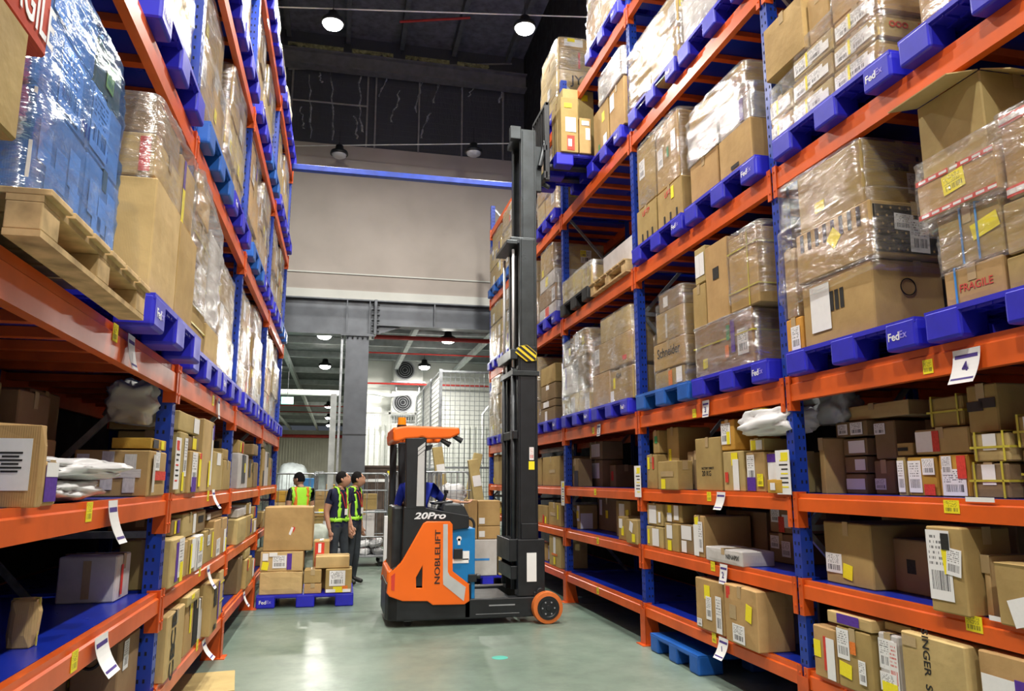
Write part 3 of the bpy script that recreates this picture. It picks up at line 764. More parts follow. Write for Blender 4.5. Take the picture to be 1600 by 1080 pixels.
def pallet_at(sd, bay, lvl, slot, kind='blue', u=None, dy=0., wy=1.2):
    u = u if u is not None else (-.07 if sd == 'R' else -.06)
    y0 = bay_y(sd, bay)+(.10 if slot == 0 else 1.37)+dy
    z = SIDE[sd]['levels'][lvl]
    c = Vector((ux(sd, u+.5), y0+.6, z+.002))
    lab = '%s, %s place, %s, %s %s bay' % ({'blue': 'blue plastic pallet', 'light': 'lighter blue plastic pallet', 'black': 'black plastic pallet', 'wood': 'pale wooden block pallet'}[kind], SLOTN[slot], LNAME[lvl], BNAME[bay], 'right' if sd == 'R' else 'left')
    if kind == 'wood': wood_pallet(c, lab); top = z+.15
    else: plastic_pallet(c, kind, lab, s=SIDE[sd]['s']); top = z+.164
    return y0, y0+1.2, top
# ---- stretch film
def film_wrap(boxes, label, mat='film_clear', cap=.14, n=72, seed=0, low=None, wr=.010, sag=0.):
    zlo = min(b[4] for b in boxes) if low is None else low; zhi = max(b[5] for b in boxes)
    nearv = min(b[2] for b in boxes) < 9; n = 150 if nearv else 72
    K = max(8, int((zhi-zlo)/(.022 if nearv else .055))); rings = []
    sv = Vector((seed*7.3, seed*2.9, seed*5.1))
    def rect(z):
        bs = [b for b in boxes if b[4]-.09 <= z <= b[5]+.09] or boxes
        return min(b[0] for b in bs), max(b[1] for b in bs), min(b[2] for b in bs), max(b[3] for b in bs)
    def ring(z, shrink, dz=0.):
        x0, x1, y0, y1 = rect(z); x0 += shrink-.014; x1 -= shrink-.014; y0 += shrink-.014; y1 -= shrink-.014
        a, b = (x1-x0)/2, (y1-y0)/2; cx, cy = (x0+x1)/2, (y0+y1)/2; out = []
        for i in range(n):
            t = 4*i/n; sgm = int(t); f = (t-sgm)*2-1
            px_, py_ = ((f, -1), (1, f), (-f, 1), (-1, -f))[sgm]
            rr = 1/((abs(px_)**14+abs(py_)**14)**(1/14))
            p = Vector((cx+px_*rr*a, cy+py_*rr*b, z+dz))
            nrm = Vector((px_*(abs(px_) > .97), py_*(abs(py_) > .97), 0))
            if nrm.length: nrm.normalize()
            q = Vector((p.x*2.2, p.y*2.2, p.z*7+p.x*2-p.y*2)); sc = p.x+p.y
            rg_ = 1-abs(noise.noise(Vector((sc*1.5+p.z*1.6, p.z*13-sc*3.0, seed*3.7)))*2.2)
            rg2 = 1-abs(noise.noise(Vector((sc*3.5-p.z*3, p.z*24+sc*7.0, seed*1.7+9)))*2.2)
            w_ = noise.noise(q+sv)*wr*.6 + noise.noise(Vector((sc*1.2+p.z*1.2, p.z*12-sc*2.5, seed*3.7)))*wr*1.0 + max(0, rg2)**2*wr*.35
            out.append(p+nrm*max(0, w_))
        return out
    for k in range(K+1): rings.append(ring(zlo+(zhi-zlo)*k/K, 0))
    rings.append(ring(zhi, .03, .012)); rings.append(ring(zhi, cap, .014))
    v = [p for r_ in rings for p in r_]; f = []
    for k in range(len(rings)-1): f += [(k*n+i, k*n+(i+1) % n, (k+1)*n+(i+1) % n, (k+1)*n+i) for i in range(n)]
    c = Vector(((min(b[0] for b in boxes)+max(b[1] for b in boxes))/2, (min(b[2] for b in boxes)+max(b[3] for b in boxes))/2, zlo))
    o = MB().add([p-c for p in v], f).build('stretch_wrap', mat, None, True, loc=c)
    return tag(o, label, 'stretch wrap', 'clear films round pallet loads')
FILMW = {'film_clear': 'clear stretch film', 'film_milky': 'milky shiny stretch film', 'film_blue': 'blue stretch film'}
def load(sd, bay, lvl, slot, kind, specs, wrap=None, d=.9, u=-.04, dy=0., pu=None, part=None, cap=.14, wr=.010):
    y0, y1, zt = pallet_at(sd, bay, lvl, slot, kind, dy=dy, u=pu)
    made = put(sd, bay, lvl, specs, z0=zt, slot=slot, u=u, d=d, ymin=y0-.04, ymax=y1+.06)
    if wrap:
        bs = [(m['x0'], m['x1'], m['y0'], m['y1'], m['z0'], m['z1']) for i, m in enumerate(made) if m.get('y1') and (part is None or i in part)]
        if bs:
            film_wrap(bs, '%s round load, %s pallet, %s, %s %s bay' % (FILMW[wrap], SLOTN[slot], LNAME[lvl], BNAME[bay], 'right' if sd == 'R' else 'left'), wrap, seed=bay*7+lvl*3+slot, cap=cap, wr=wr)
    return made
def gen_load(sd, bay, lvl, slot, kind='blue', h=1.15, wrap='film_clear', seed=0, d=.9, ny=2, u=-.04, tiers=3, over=.0):
    rg = random.Random(seed+bay*100+lvl*10+slot)
    if sd == 'L': u = .035
    yb = bay_y(sd, bay)+(.10 if slot == 0 else 1.37)
    specs = []; prev = []
    hs = [rg.uniform(.8, 1.2) for _ in range(tiers)]; hs = [q*h/sum(hs) for q in hs]
    for t in range(tiers):
        n = max(1, ny + rg.choice((0, 0, -1 if t else 0)))
        cut = sorted([rg.uniform(.35, .65)] if n == 2 else [k/n + rg.uniform(-.06, .06) for k in range(1, n)])
        cut = [0]+cut+[1]; inset = rg.uniform(0, .05)*(t+1)*.6; new = []
        for k in range(n):
            a, b = yb+.02+inset+cut[k]*(1.16-2*inset), yb+.02+inset+cut[k+1]*(1.16-2*inset)-.005
            sp = dict(y0=a, y1=b, h=hs[t]*rg.uniform(.93, 1.0), u=u+rg.uniform(0, .05), d=d*rg.uniform(.85, 1))
            if t: sp['on'] = max(prev, key=lambda i: specs[i]['h']+0*i)
            new.append(len(specs)); specs.append(sp)
        for q in new: specs[q]['h'] = max(specs[w_]['h'] for w_ in new)
        prev = new
    return load(sd, bay, lvl, slot, kind, specs, wrap, d, u)
# ---- soft things
def bag_mesh(a, b, h, seed, n=40, m=20, crumple=.10, mat='poly_white', pillow=.55):
    mb = MB(); v, f = [], []; sv = Vector((seed*3.3, seed*1.1, seed*2.2))
    def sp(c, e): return math.copysign(abs(c)**e, c)
    for j in range(m+1):
        ph = -math.pi/2+math.pi*j/m
        for i in range(n):
            th = 2*math.pi*i/n
            p = Vector((sp(math.cos(ph), pillow)*sp(math.cos(th), .45), sp(math.cos(ph), pillow)*sp(math.sin(th), .45), sp(math.sin(ph), .9)))
            r = 1+noise.noise(p*2.1+sv)*crumple+noise.noise(p*5+sv)*crumple*.5+(.5-abs(noise.noise(p*4.2+sv*1.3))*2)*crumple*.45+(.4-abs(noise.noise(p*8+sv)))*crumple*.3
            z = p.z*r
            v.append((p.x*a/2*r, p.y*b/2*r, max(0, (z+.92)*h/1.9)))
    for j in range(m): f += [(j*n+i, j*n+(i+1) % n, (j+1)*n+(i+1) % n, (j+1)*n+i) for i in range(n)]
    return mb.add(v, f).mesh('mailer_bag', mat, True)
def bag(loc, a, b, h, label, seed=1, mat='poly_white', rot=(0, 0, 0), feats=(), crumple=.10, name='mailer_bag', cat='mailer bag', group=None):
    o = link(name, bag_mesh(a, b, h, seed, crumple=crumple, mat=mat), None, loc, rot=rot)
    for (mt, nm, x, y, w, hh) in feats:          # printed patches lying on the top
        MB().box(-w/2, w/2, -hh/2, hh/2, 0, .002).build(nm, mt, o, loc=(x, y, h*1.0))
    return tag(o, label, cat, group)
# ---- hanging paper tags and post sheets
def paper_tag(sd, px, py, label, w=.13, h=.17, tilt=0., curl=.05, num=None, u=-.012, tone='paper_white', group='printed paper tags on the beams'):
    s = SIDE[sd]['s']; p = hit(px, py, 0, ux(sd, u))
    mb = MB(); n = 8; v = []; f = []
    for k in range(n+1):
        t = k/n
        for j in (0, 1):
            y = (j-.5)*w*(1-.08*t); v.append((-s*(.002+curl*t*t), y+tilt*t*t*h, -h*t))
            v.append((-s*(.0035+curl*t*t), y+tilt*t*t*h, -h*t))
    for k in range(n):
        i = k*4; f += [(i, i+2, i+6, i+4), (i+1, i+5, i+7, i+3)]
    o = mb.add(v, f).build('paper_tag', tone, None, loc=p)
    def band(z0, z1, m, y0=-.46, y1=.46):
        t0, t1 = z0, z1; x0, x1 = -s*(.0045+curl*t0*t0), -s*(.0045+curl*t1*t1)
        MB().add([(x0, y0*w*.9+tilt*t0*t0*h, -h*t0), (x0, y1*w*.9+tilt*t0*t0*h, -h*t0), (x1, y1*w*.9+tilt*t1*t1*h, -h*t1), (x1, y0*w*.9+tilt*t1*t1*h, -h*t1)], [(0, 1, 2, 3)]).build('printed_band', m, o)
    band(.16, .27, 'ink_purple'); band(.84, .90, 'ink_purple')
    if num:
        lettering(num, 'ink_purple', o, (-s*(.008+curl*.3), 0, -h*.56), '-x' if s > 0 else '+x', h=h*.33, bold=.02)
    return tag(o, label, 'paper tag', group)
def post_sheet(sd, bay_post, z0, z1, label, w=.16, marks='sticker_yellow', dy=0.):
    s = SIDE[sd]['s']; y = bay_y(sd, bay_post)+dy
    o = MB().box(min(0, -s*.003), max(0, -s*.003), -w/2, w/2, 0, z1-z0).build('hanging_sheet', 'paper_white', None, loc=(ux(sd, -.02), y, z0))
    for k in range(7): MB().box(min(-s*.0032, -s*.0042), max(-s*.0032, -s*.0042), -w*.35, w*(.1+.2*((k*3) % 4)/4), 0, .010).build('printed_line', 'ink_black' if k % 3 else marks, o, loc=(0, 0, (z1-z0)*(.15+.1*k)))
    MB().box(min(-s*.0032, -s*.0044), max(-s*.0032, -s*.0044), -w*.4, w*.1, 0, .05).build('marker_patch', marks, o, loc=(0, 0, (z1-z0)*.78))
    return tag(o, label, 'notice sheet')
def beam_sticker(sd, px, py, w=.07, h=.06):
    s = SIDE[sd]['s']; p = hit(px, py, 0, ux(sd, -.001)) - RK[sd].location
    link('yellow_location_sticker', unit('label_yellow'), RK[sd], p, rot=(0, 0, -math.pi/2 if s > 0 else math.pi/2), scl=(w, .002, h))

def C(n, f, t=None, **k):
    d = dict(n=n, f=f); d.update(k)
    if t is not None: d['t'] = t
    return d
# ================================================================== RIGHT RACK, shelves
def ex_black_tape(o, dm, s): decal(o, 'B', 'f', .05, .55, .1, .05, 0, dm, s, .006); decal(o, 'B', 'f', .95, .6, .1, .05, 0, dm, s, .006)
def ex_straps(*ks, mat='strap_yellow'):
    def f(o, dm, s):
        for k, p in ks: strap(o, dm, k, p, mat)
    return f
def ex_text(t, face, u, v, w, mat='ink_black', roll=0., h=None):
    def f(o, dm, s): face_text(o, t, face, u, v, w, dm, s, mat, roll, h=h)
    return f
def ex_all(*fs):
    def f(o, dm, s):
        for q in fs: q(o, dm, s)
    return f
def ex_flaps(*es):
    def f(o, dm, s):
        for e, a in es: flap(o, dm, e, a, o.data.materials[0].name)
    return f
W_ = lambda u=.5, v=.6, w=None, h=None, f='f', r=0: ('W', f, u, v, w, h, r)
Y_ = lambda u=.5, v=.4, w=None, h=None, f='f', r=0: ('Y', f, u, v, w, h, r)
P_ = lambda u=.5, v=.3, w=None, h=None, f='f', r=0: ('P', f, u, v, w, h, r)
r4 = ex_straps(('y', .12), ('y', .88), ('z', .5))

# third shelf
put('R', 0, 2, [
    C(1292, 1262, 684, u=.18, d=.35, ft=[]),
    C(1355, 1297, 740, u=.32, d=.5, m='carton_dark', ft=[W_(.3, .5, .1, .07), W_(.75, .5, .12, .07)]),
    C(1355, 1297, 712, u=.32, d=.5, on=1, m='carton_dark', ft=[W_(.75, .5, .1, .07)]),
    C(1355, 1297, 683, u=.32, d=.5, on=2, m='carton_dark', ft=[W_(.6, .5, .16, .08)]),
    C(1355, 1297, 655, u=.32, d=.5, on=3, m='carton_dark', ft=[W_(.25, .5, .1, .07), W_(.7, .5, .12, .08)]),
    C(1402, 1358, 718, u=.36, d=.5, m='carton_dark', ft=[W_(.3, .3, .1, .07)]),
    C(1402, 1358, 655, u=.36, d=.5, on=5, m='carton_dark', ft=[W_(.3, .8, .1, .07)]),
    C(1418, 1404, 713, u=.2, d=.3, ft=[W_(.5, .5, .06, .2)]),
    C(1468, 1421, 712, u=.2, d=.35, m='carton_amber', ft=[W_(.25, .5, .1, .2), W_(.75, .75, .09, .09), ('R', 'f', .75, .1, .08, .06)]),
    C(1519, 1470, 708, u=.2, d=.35, m='carton_amber', ft=[W_(.5, .3, .2, .14), W_(.3, .8, .07, .1), ('R', 'f', .8, .78, .06, .12)]),
    C(1427, 1401, 690, u=.22, d=.3, on=7, ft=[('K', 'f', .4, .5, .08, .02)]),
    C(1517, 1430, 664, u=.21, d=.35, on=8, ft=[('w', 'f', .2, .5, .16, .17), ('R', 'f', .42, .5, .05, .14)]),
    C(1580, 1520, 722, u=.15, d=.35, ft=[('w', 'f', .5, .7, .08, .1)], ex=r4),
    C(1580, 1520, 673, u=.15, d=.35, on=12, ft=[('w', 'f', .5, .75, .08, .08)], ex=r4),
    C(1507, 1452, 615, u=.24, d=.35, on=11, ft=[], ex=r4),
    C(1563, 1508, 596, u=.2, d=.32, on=13, ft=[], ex=ex_black_tape, m='carton'),
    C(1640, 1584, 700, u=.2, d=.4, ft=[], ex=ex_straps(('z', .5))),
    C(1640, 1570, 645, u=.18, d=.4, on=16, ft=[('w', 'f', .6, .8, .1, .1)], ex=r4),
    C(1420, 1310, 622, u=.36, d=.5, on=4, m='carton_pale', ft=[]),
], d=.4)
put('R', 1, 2, [
    C(1059, 1028, 719, u=-.02, d=.16, ft=[Y_(.3, .15, .09, .09), ('C', 'f', .5, .55, .28, .05)]),
    C(1027, 1007, 709, u=.05, d=.35, ft=[Y_(.25, .75, .05, .12), ('R', 'f', .7, .75, .04, .12)]),
    C(1062, 1038, 664, u=.16, d=.35, ft=[Y_(.3, .55, .05, .12)]),
    C(1040, 1020, 670, u=.08, d=.3, on=1, ft=[('G', 'f', .6, .6)]),
    C(1088, 1061, 703, u=.06, d=.4, ft=[('C', 'f', .3, .5, .04, .25)]),
    C(1128, 1088, 681, u=.04, d=.45, ft=[], ex=ex_all(ex_text('FACTORY DIRECT', 'f', .5, .42, .22), ex_text('20 KG', 'f', .45, .32, .16)), m='carton'),
    C(1164, 1131, 703, u=.04, d=.4, ft=[('y', 'f', .6, .8, .1, .1), ('w', 'f', .65, .3, .09, .24), ('R', 'f', .2, .35, .05, .08)]),
    C(1148, 1127, 654, u=.05, d=.42, on=6, m='carton_amber', ft=[W_(.4, .55, .15, .17), ('y', 'f', .6, .4, .05, .1)]),
    C(1196, 1167, 705, u=.03, d=.4, ft=[W_(.3, .6, .11, .2), P_(.3, .15, .12, .1), ('Y', 'f', .85, .3, .08, .09)]),
    C(1194, 1171, 684, u=.06, d=.3, on=8, ft=[W_(.5, .5, .16, .07), ('y', 'f', .3, .5, .07, .07)]),
    C(1231, 1197, 705, u=.05, d=.4, ft=[('w', 'f', .4, .55, .17, .2), P_(.3, .9, .16, .06)]),
    C(1222, 1199, 749, u=-.03, d=.07, m='carton_amber', ft=[W_(.4, .5, .06, .05)]),
])
put('R', 2, 2, [
    C(913, 894, 718, u=.35, d=.3, m='carton_dark', ft=[]), C(941, 915, 718, u=.35, d=.3, m='carton_dark', ft=[W_(.5, .6, .3, .2)]),
    C(913, 894, 690, u=.35, d=.3, on=0, m='carton_dark', ft=[]), C(941, 915, 686, u=.35, d=.3, on=1, m='carton_dark', ft=[('w', 'f', .5, .5, .35, .17)]),
    C(962, 944, 726, u=.45, d=.3, m='carton_dark', ft=[('R', 'f', .5, .5)]), C(904, 888, 716, u=.1, d=.2)])
put('R', 3, 2, [C(874, 848, 712, u=.08, d=.5, m='carton', ft=[('C', 'f', .6, .5, .3, .05)]), C(846, 830, 715, u=.1, d=.4), C(828, 816, 720, u=.1, d=.4)])
put('R', 4, 2, [C(806, 796, 715, u=.1), C(794, 780, 712, u=.08), C(779, 770, 710, u=.08), C(769, 764, 722, u=.08)])
# second shelf
put('R', 0, 1, [
    C(1367, 1291, 819, u=.12, d=.5, ft=[W_(.2, .33, .16, .12), ('y', 'f', .5, .22, .09, .09, .15)], m='carton'),
    C(1467, 1399, 846, u=.26, d=.5, m='carton_dark', ft=[('K', 'f', .45, .5, .07, .08)]),
    C(1513, 1455, 824, u=-.04, d=.30, ft=[W_(.2, .55, .15, .34), ('y', 'f', .62, .6, .07, .12, -.1), W_(.85, .6, .09, .13, r=.12), ('K', 'f', .58, .83, .05, .08)], m='carton', rz=.02),
    C(1554, 1530, 868, u=.06, d=.3, ft=[]),
    C(1625, 1560, 884, u=-.03, d=.4, ft=[('w', 'f', .6, .25, .1, .12, -.3)], ex=ex_flaps(('-x', 1.9), ('-y', 2.3), ('+y', 2.2)), desc='open topped brown carton'),
    C(1440, 1312, 803, u=.62, d=.4, m='carton_pale', ft=[]),
    C(1308, 1288, 800, u=.64, d=.3, ft=[('Y', 'f', .4, .8, .12, .1)]),
    C(1560, 1470, 812, u=.6, d=.4, m='carton_dark', ft=[]),
])
put('R', 1, 1, [
    C(1036, 1008, 824, u=.03, d=.4, m='carton_pale', ft=[('y', 'f', .15, .5, .04, .14), ('W', 'f', .6, .5, .16, .18)]),
    C(1035, 1008, 786, u=.04, d=.4, on=0, m='carton_pale', ft=[W_(.4, .5, .18, .2), ('w', 'f', .85, .4, .05, .1)]),
    C(1060, 1039, 819, u=.02, d=.35, ft=[W_(.4, .7, .12, .12), ('y', 'f', .4, .2, .08, .09)]),
    C(1066, 1039, 786, u=.06, d=.35, on=2, ft=[('y', 'f', .3, .75, .08, .08), W_(.7, .6, .1, .16), W_(.3, .2, .1, .08)]),
    C(1084, 1061, 821, u=.04, d=.35, ft=[W_(.5, .75, .22, .12), ('w', 'f', .3, .25, .1, .1)]),
    C(1101, 1085, 806, u=.02, d=.45, ft=[('y', 'f', .4, .8, .07, .14, -.2), ('w', 'f', .25, .25, .09, .26), W_(.75, .5, .08, .25)], m='carton'),
    C(1160, 1103, 862, u=-.01, d=.28, m='carton_white', ft=[], ex=ex_all(ex_text('NENAPIX', 'f', .75, .5, .2)), desc='flat white carton with black lettering'),
    C(1200, 1136, 800, u=.5, d=.5, m='carton_dark', ft=[]),
    C(1243, 1203, 836, u=.45, d=.5, m='carton_dark', ft=[W_(.25, .7, .12, .1), W_(.7, .5, .12, .12)]),
    C(1243, 1203, 796, u=.45, d=.5, on=8, m='carton_dark', ft=[W_(.25, .7, .12, .1), ('w', 'f', .7, .5, .12, .1), ('R', 'f', .5, .2)]),
])
put('R', 2, 1, [C(999, 978, 813, u=-.02, d=.2, m='carton', ft=[W_(.5, .7, .09, .1, r=.3), ('y', 'f', .7, .25, .08, .08)]), C(978, 966, 807, u=.05, d=.3, ft=[('y', 'f', .6, .4, .07, .1), ('w', 'f', .4, .7, .1, .1)]),
               C(990, 963, 786, u=.2, d=.35, h=.42), C(965, 934, 779, u=.42, d=.4, m='carton_dark', ft=[('Y', 'f', .5, .5), W_(.2, .7, .1, .2)]), C(906, 889, 789, u=.15, d=.35), C(930, 909, 792, u=.5, d=.35, m='carton_dark')])
put('R', 3, 1, [C(876, 857, 786, u=.04, d=.4, ft=[('y', 'f', .8, .6, .05, .2), ('C', 'f', .4, .5, .3, .05)]), C(855, 840, 790, u=.04, d=.4), C(838, 820, 795, u=.08, d=.4)])
put('R', 4, 1, [C(806, 792, 790, u=.08), C(790, 778, 795, u=.05), C(777, 767, 785, u=.06)])
# bottom shelf
put('R', 0, 0, [
    C(1310, 1273, 984, u=-.02, d=.3, ft=[('y', 'f', .2, .55, .07, .1), ('R', 'f', .55, .5, .025, .2), ('w', 'f', .8, .4, .08, .24)], m='carton'),
    C(1366, 1311, 991, u=-.03, d=.4, ft=[W_(.2, .75, .11, .17), ('y', 'f', .25, .3, .11, .08, .1), W_(.75, .35, .06, .13), ('O', 'f', .52, .7, .05, .07)], m='carton'),
    C(1361, 1292, 949, u=-.03, d=.42, on=1, ft=[('P', 'f', .5, .85, .2, .06)], m='carton_pale'),
    C(1412, 1369, 994, u=.0, d=.32, ft=[W_(.35, .7, .18, .16), ('r', 'f', .85, .55, .07, .26), W_(.3, .3, .16, .1), ('y', 'f', .5, .12, .12, .1)], ex=ex_text('FRAGILE', 'f', .85, .6, .2, 'ink_red', math.pi/2), m='carton_white'),
    C(1424, 1370, 970, u=.05, d=.35, on=3, ft=[('P', 'n', .4, .5, .2, .1)], m='carton_pale'),
    C(1520, 1416, 998, u=-.05, d=.38, ft=[('C', 'f', .15, .9, .1, .05)], ex=ex_text('SINGER  SINGER', 'f', .42, .5, .5, 'ink_black', -math.pi/2, h=.045), m='carton_pale', desc='wide pale carton lettered in black'),
    C(1625, 1540, 1023, u=-.02, d=.4, ft=[('w', 'f', .45, .5, .22, .22), P_(.85, .5, .07, .24)], m='carton'),
    C(1288, 1276, 925, u=.32, d=.25, m='carton_white', ft=[W_(.5, .6, .06, .3)]),
    C(1560, 1436, 975, u=.5, d=.5, m='carton_dark', ft=[('Y', 'f', .5, .8)]),
])
put('R', 1, 0, [
    C(1187, 1133, 908, u=-.06, d=.30, ft=[('R', 'f', .15, .88, .06, .09), ('y', 'f', .78, .6, .085, .12, .18), W_(.45, .2, .18, .13), ('C', 'f', .3, .55, .1, .1)], m='carton', rz=-.02, warp=.006),
    C(1131, 1089, 911, u=-.02, d=.3, ft=[('y', 'f', .45, .75, .09, .11), W_(.5, .45, .09, .18), W_(.85, .3, .09, .28), W_(.15, .12, .08, .06)], m='carton', rz=.03),
    C(1230, 1180, 927, u=.30, d=.3, m='carton_white', ft=[('w', 'f', .4, .7, .2, .25)]),
    C(1240, 1190, 940, u=.62, d=.4, m='carton_dark', ft=[]),
])
put('R', 3, 0, [C(876, 858, 838, u=.02, d=.4, m='carton_pale', ft=[W_(.5, .7, .12, .25), ('O', 'f', .5, .4, .3, .03), ('Y', 'f', .5, .2)]), C(855, 845, 850, u=.1)])
put('R', 4, 0, [C(800, 786, 850, u=.06), C(782, 770, 852, u=.06)])

# ================================================================== RIGHT RACK, pallet levels
def ex_stars(o, dm, s):                          # black side panel dotted with pale stars
    a, b, h = dm
    MB().box(-a*.47, a*.47, -b/2-.0045, -b/2-.003, h*.06, h*.92).build('black_side_print', 'ink_black', o)
    mb = MB()
    for i in range(9):
        for k in range(6):
            x, z = (-.42+.84*(i+.5*(k % 2))/8.5)*a, h*(.12+.15*k)
            if abs(x) > a*.44: continue
            pts = [(x+(.011 if q % 2 == 0 else .0045)*math.sin(q*math.pi/5), z+(.011 if q % 2 == 0 else .0045)*math.cos(q*math.pi/5)) for q in range(10)]
            mb.prism(pts, 1, -b/2-.0056, -b/2-.0046)
    q = mb.build('star_print', 'carton', o); q['kind'] = 'stuff'
    decal(o, 'W', 'n', .36, .62, .13, .10, .05, dm, s, .0066); decal(o, 'W', 'n', .52, .38, .13, .2, .03, dm, s, .008)
    for k in range(8): decal(o, 'K', 'f', .10+.11*k, .78, .035, .12, 0, dm, s, .0045)
    d_ = decal(o, 'y', 'f', .55, .6, .10, .10, math.pi/4, dm, s, .007)
def ex_symbols(o, dm, s):
    for k in range(5): decal(o, 'K', 'n', .72, .75-.12*k, .02, .03, 0, dm, s)
def ex_longpaper(o, dm, s):
    decal(o, 'w', 'f', .28, .55, .20, .30, 0, dm, s, .006); decal(o, 'K', 'n', .78, .5, .016, .3, 0, dm, s)
    a, b, h = dm
    MB().tube([(-.12*a+.05*math.cos(t), -b/2-.005, h*.62+.05*math.sin(t)) for t in (2*math.pi*i/24 for i in range(24))], .0035, 4, closed=True).build('round_print', 'ink_black', o)
    for k in range(3): MB().box(-a/2-.0055, -a/2-.0045, -b*.12+k*.05, -b*.12+.035+k*.05, h*.45, h*.75).build('line_print', 'ink_black', o)
load('R', 0, 3, 1, 'blue', [
    C(1370, 1258, 402, u=-.03, d=.62, ft=[], ex=ex_longpaper, m='carton'),
    C(1364, 1247, 309, u=-.05, d=.62, on=0, ft=[], ex=ex_stars, m='carton', desc='carton with black starred side panel'),
    C(1351, 1250, 214, u=-.02, d=.55, on=1, ft=[('y', 'f', .35, .3, .1, .07), ('K', 'n', .5, .6, .1, .05), W_(.65, .35, .1, .13, 'n')], ex=ex_symbols, m='carton'),
    C(1256, 1230, 492, u=-.02, d=.5, m='carton_amber', ft=[('W', 'f', .6, .4, .1, .16)]),
    C(1247, 1222, 385, u=.0, d=.5, on=3, ft=[]),
    C(1370, 1258, 402, u=.62, d=.4, ft=[]), C(1364, 1247, 315, u=.62, d=.4, on=5, ft=[]),
], wrap='film_clear', part=[1, 2, 4, 6], wr=.014)
bl = ex_straps(('y', .35), ('y', .6), mat='strap_blue')
rw = lambda o, dm, s: [MB().box(-dm[0]/2-.005, -dm[0]/2-.0035, -dm[1]/2, dm[1]/2, z0*dm[2], z1*dm[2]).build('red_tape', 'sticker_red', o) for z0, z1 in ((.02, .14), (.86, .98))] + [MB().box(-dm[0]/2-.0062, -dm[0]/2-.0052, -dm[1]/2+k*dm[1]/7, -dm[1]/2+k*dm[1]/7+.05, z0*dm[2], z1*dm[2]).build('white_patch', 'paper_white', o) for k in range(7) for z0, z1 in ((.05, .11), (.89, .95))]
load('R', 0, 3, 0, 'blue', [
    C(1573, 1478, 395, u=.0, d=.5, ft=[], ex=ex_all(ex_straps(('y', .78), mat='strap_blue'), ex_text('FRAGILE', 'f', .55, .45, .2, 'ink_red')), m='carton'),
    C(1670, 1576, 372, u=.0, d=.5, ft=[], ex=ex_straps(('y', .6), mat='strap_blue'), m='carton'),
    C(1570, 1470, 300, u=.0, d=.5, on=0, ft=[('y', 'f', .85, .55, .16, .08, -.2)], ex=bl, m='carton'),
    C(1670, 1573, 280, u=.0, d=.5, on=1, ft=[], m='carton'),
    C(1560, 1436, 222, u=-.03, d=.45, on=2, ft=[('Y', 'f', .5, .6, .14, .10, -.1)], ex=rw, m='carton', desc='carton edged with red and white tape'),
    C(1545, 1423, 106, u=.06, d=.45, on=4, ft=[], ex=ex_flaps(('-x', .25), ('-y', .5)), m='carton_pale', desc='loosely closed plain carton'),
    C(1690, 1562, 120, u=.0, d=.5, on=3, ft=[], ex=rw, m='carton', desc='carton edged with red and white tape'),
    C(1573, 1478, 395, u=.52, d=.45, ft=[]), C(1570, 1470, 300, u=.52, d=.45, on=7, ft=[]),
], wrap='film_clear', part=[2, 3, 4, 6, 8], u=0, wr=.016, cap=.05)
ys = ex_straps(('z', .25), ('z', .8), ('y', .3))
load('R', 1, 3, 0, 'blue', [
    C(1180, 1087, 478, u=-.03, d=.85, ft=[('y', 'f', .2, .25, .08, .08), ('W', 'f', .85, .45, .16, .2), ('G', 'f', .62, .7, .05, .12), ('P', 'f', .7, .6, .06, .26), ('O', 'f', .6, .35, .06, .1)], ex=ex_straps(('z', .6)), m='carton_dark'),
    C(1140, 1105, 367, u=-.02, d=.85, on=0, ft=[('K', 'f', .5, .6, .1, .1)], m='carton'),
    C(1187, 1142, 350, u=-.04, d=.85, on=0, ft=[], ex=ys, m='carton'),
    C(1104, 1084, 440, u=-.01, d=.5, on=0, ft=[], m='carton'),
    C(1104, 1086, 380, u=-.01, d=.5, on=3, m='carton_pale', ft=[('w', 'f', .3, .5, .08, .2), ('w', 'f', .75, .5, .08, .2)]),
], wrap='film_milky', part=[0], wr=.02)
film_wrap([(2.95, 3.82, bay_y('R', 1)+.12, bay_y('R', 1)+.62, 2.95, 3.5)], 'torn clear film over strapped cartons, near pallet, lowest pallet level, second right bay', 'film_clear', seed=4)
load('R', 1, 3, 1, 'light', [
    C(1070, 1024, 568, u=-.02, d=.8, ft=[('O', 'f', .55, .5, .08, .16), ('w', 'f', .85, .55, .12, .2)], m='carton'),
    C(1070, 1022, 521, u=-.03, d=.8, on=0, ft=[], ex=ex_text('Schneider', 'f', .5, .6, .5), m='carton'),
    C(1068, 1026, 472, u=-.02, d=.8, on=1, ft=[('T', 'f', .4, .5, .04, .3)], m='carton'),
    C(1066, 1030, 442, u=-.0, d=.6, on=2, ft=[('w', 'f', .3, .5, .1, .1)], m='carton_dark'),
], wrap='film_clear')
load('R', 2, 3, 0, 'blue', [
    C(990, 954, 568, u=-.02, d=.8, ft=[('y', 'f', .2, .6, .06, .12), ('w', 'f', .02, .2, .1, .12)], ex=ex_text('4264', 'f', .4, .8, .16), m='carton'),
    C(953, 925, 578, u=-.02, d=.8, ft=[], m='carton'),
    C(990, 936, 512, u=-.02, d=.8, on=0, ft=[('R', 'f', .8, .2, .12, .05)], m='carton'),
    C(985, 938, 474, u=.0, d=.8, on=2, ft=[], m='carton_pale'), C(952, 925, 530, u=.0, d=.7, on=1, m='carton_dark')],
    wrap='film_clear')
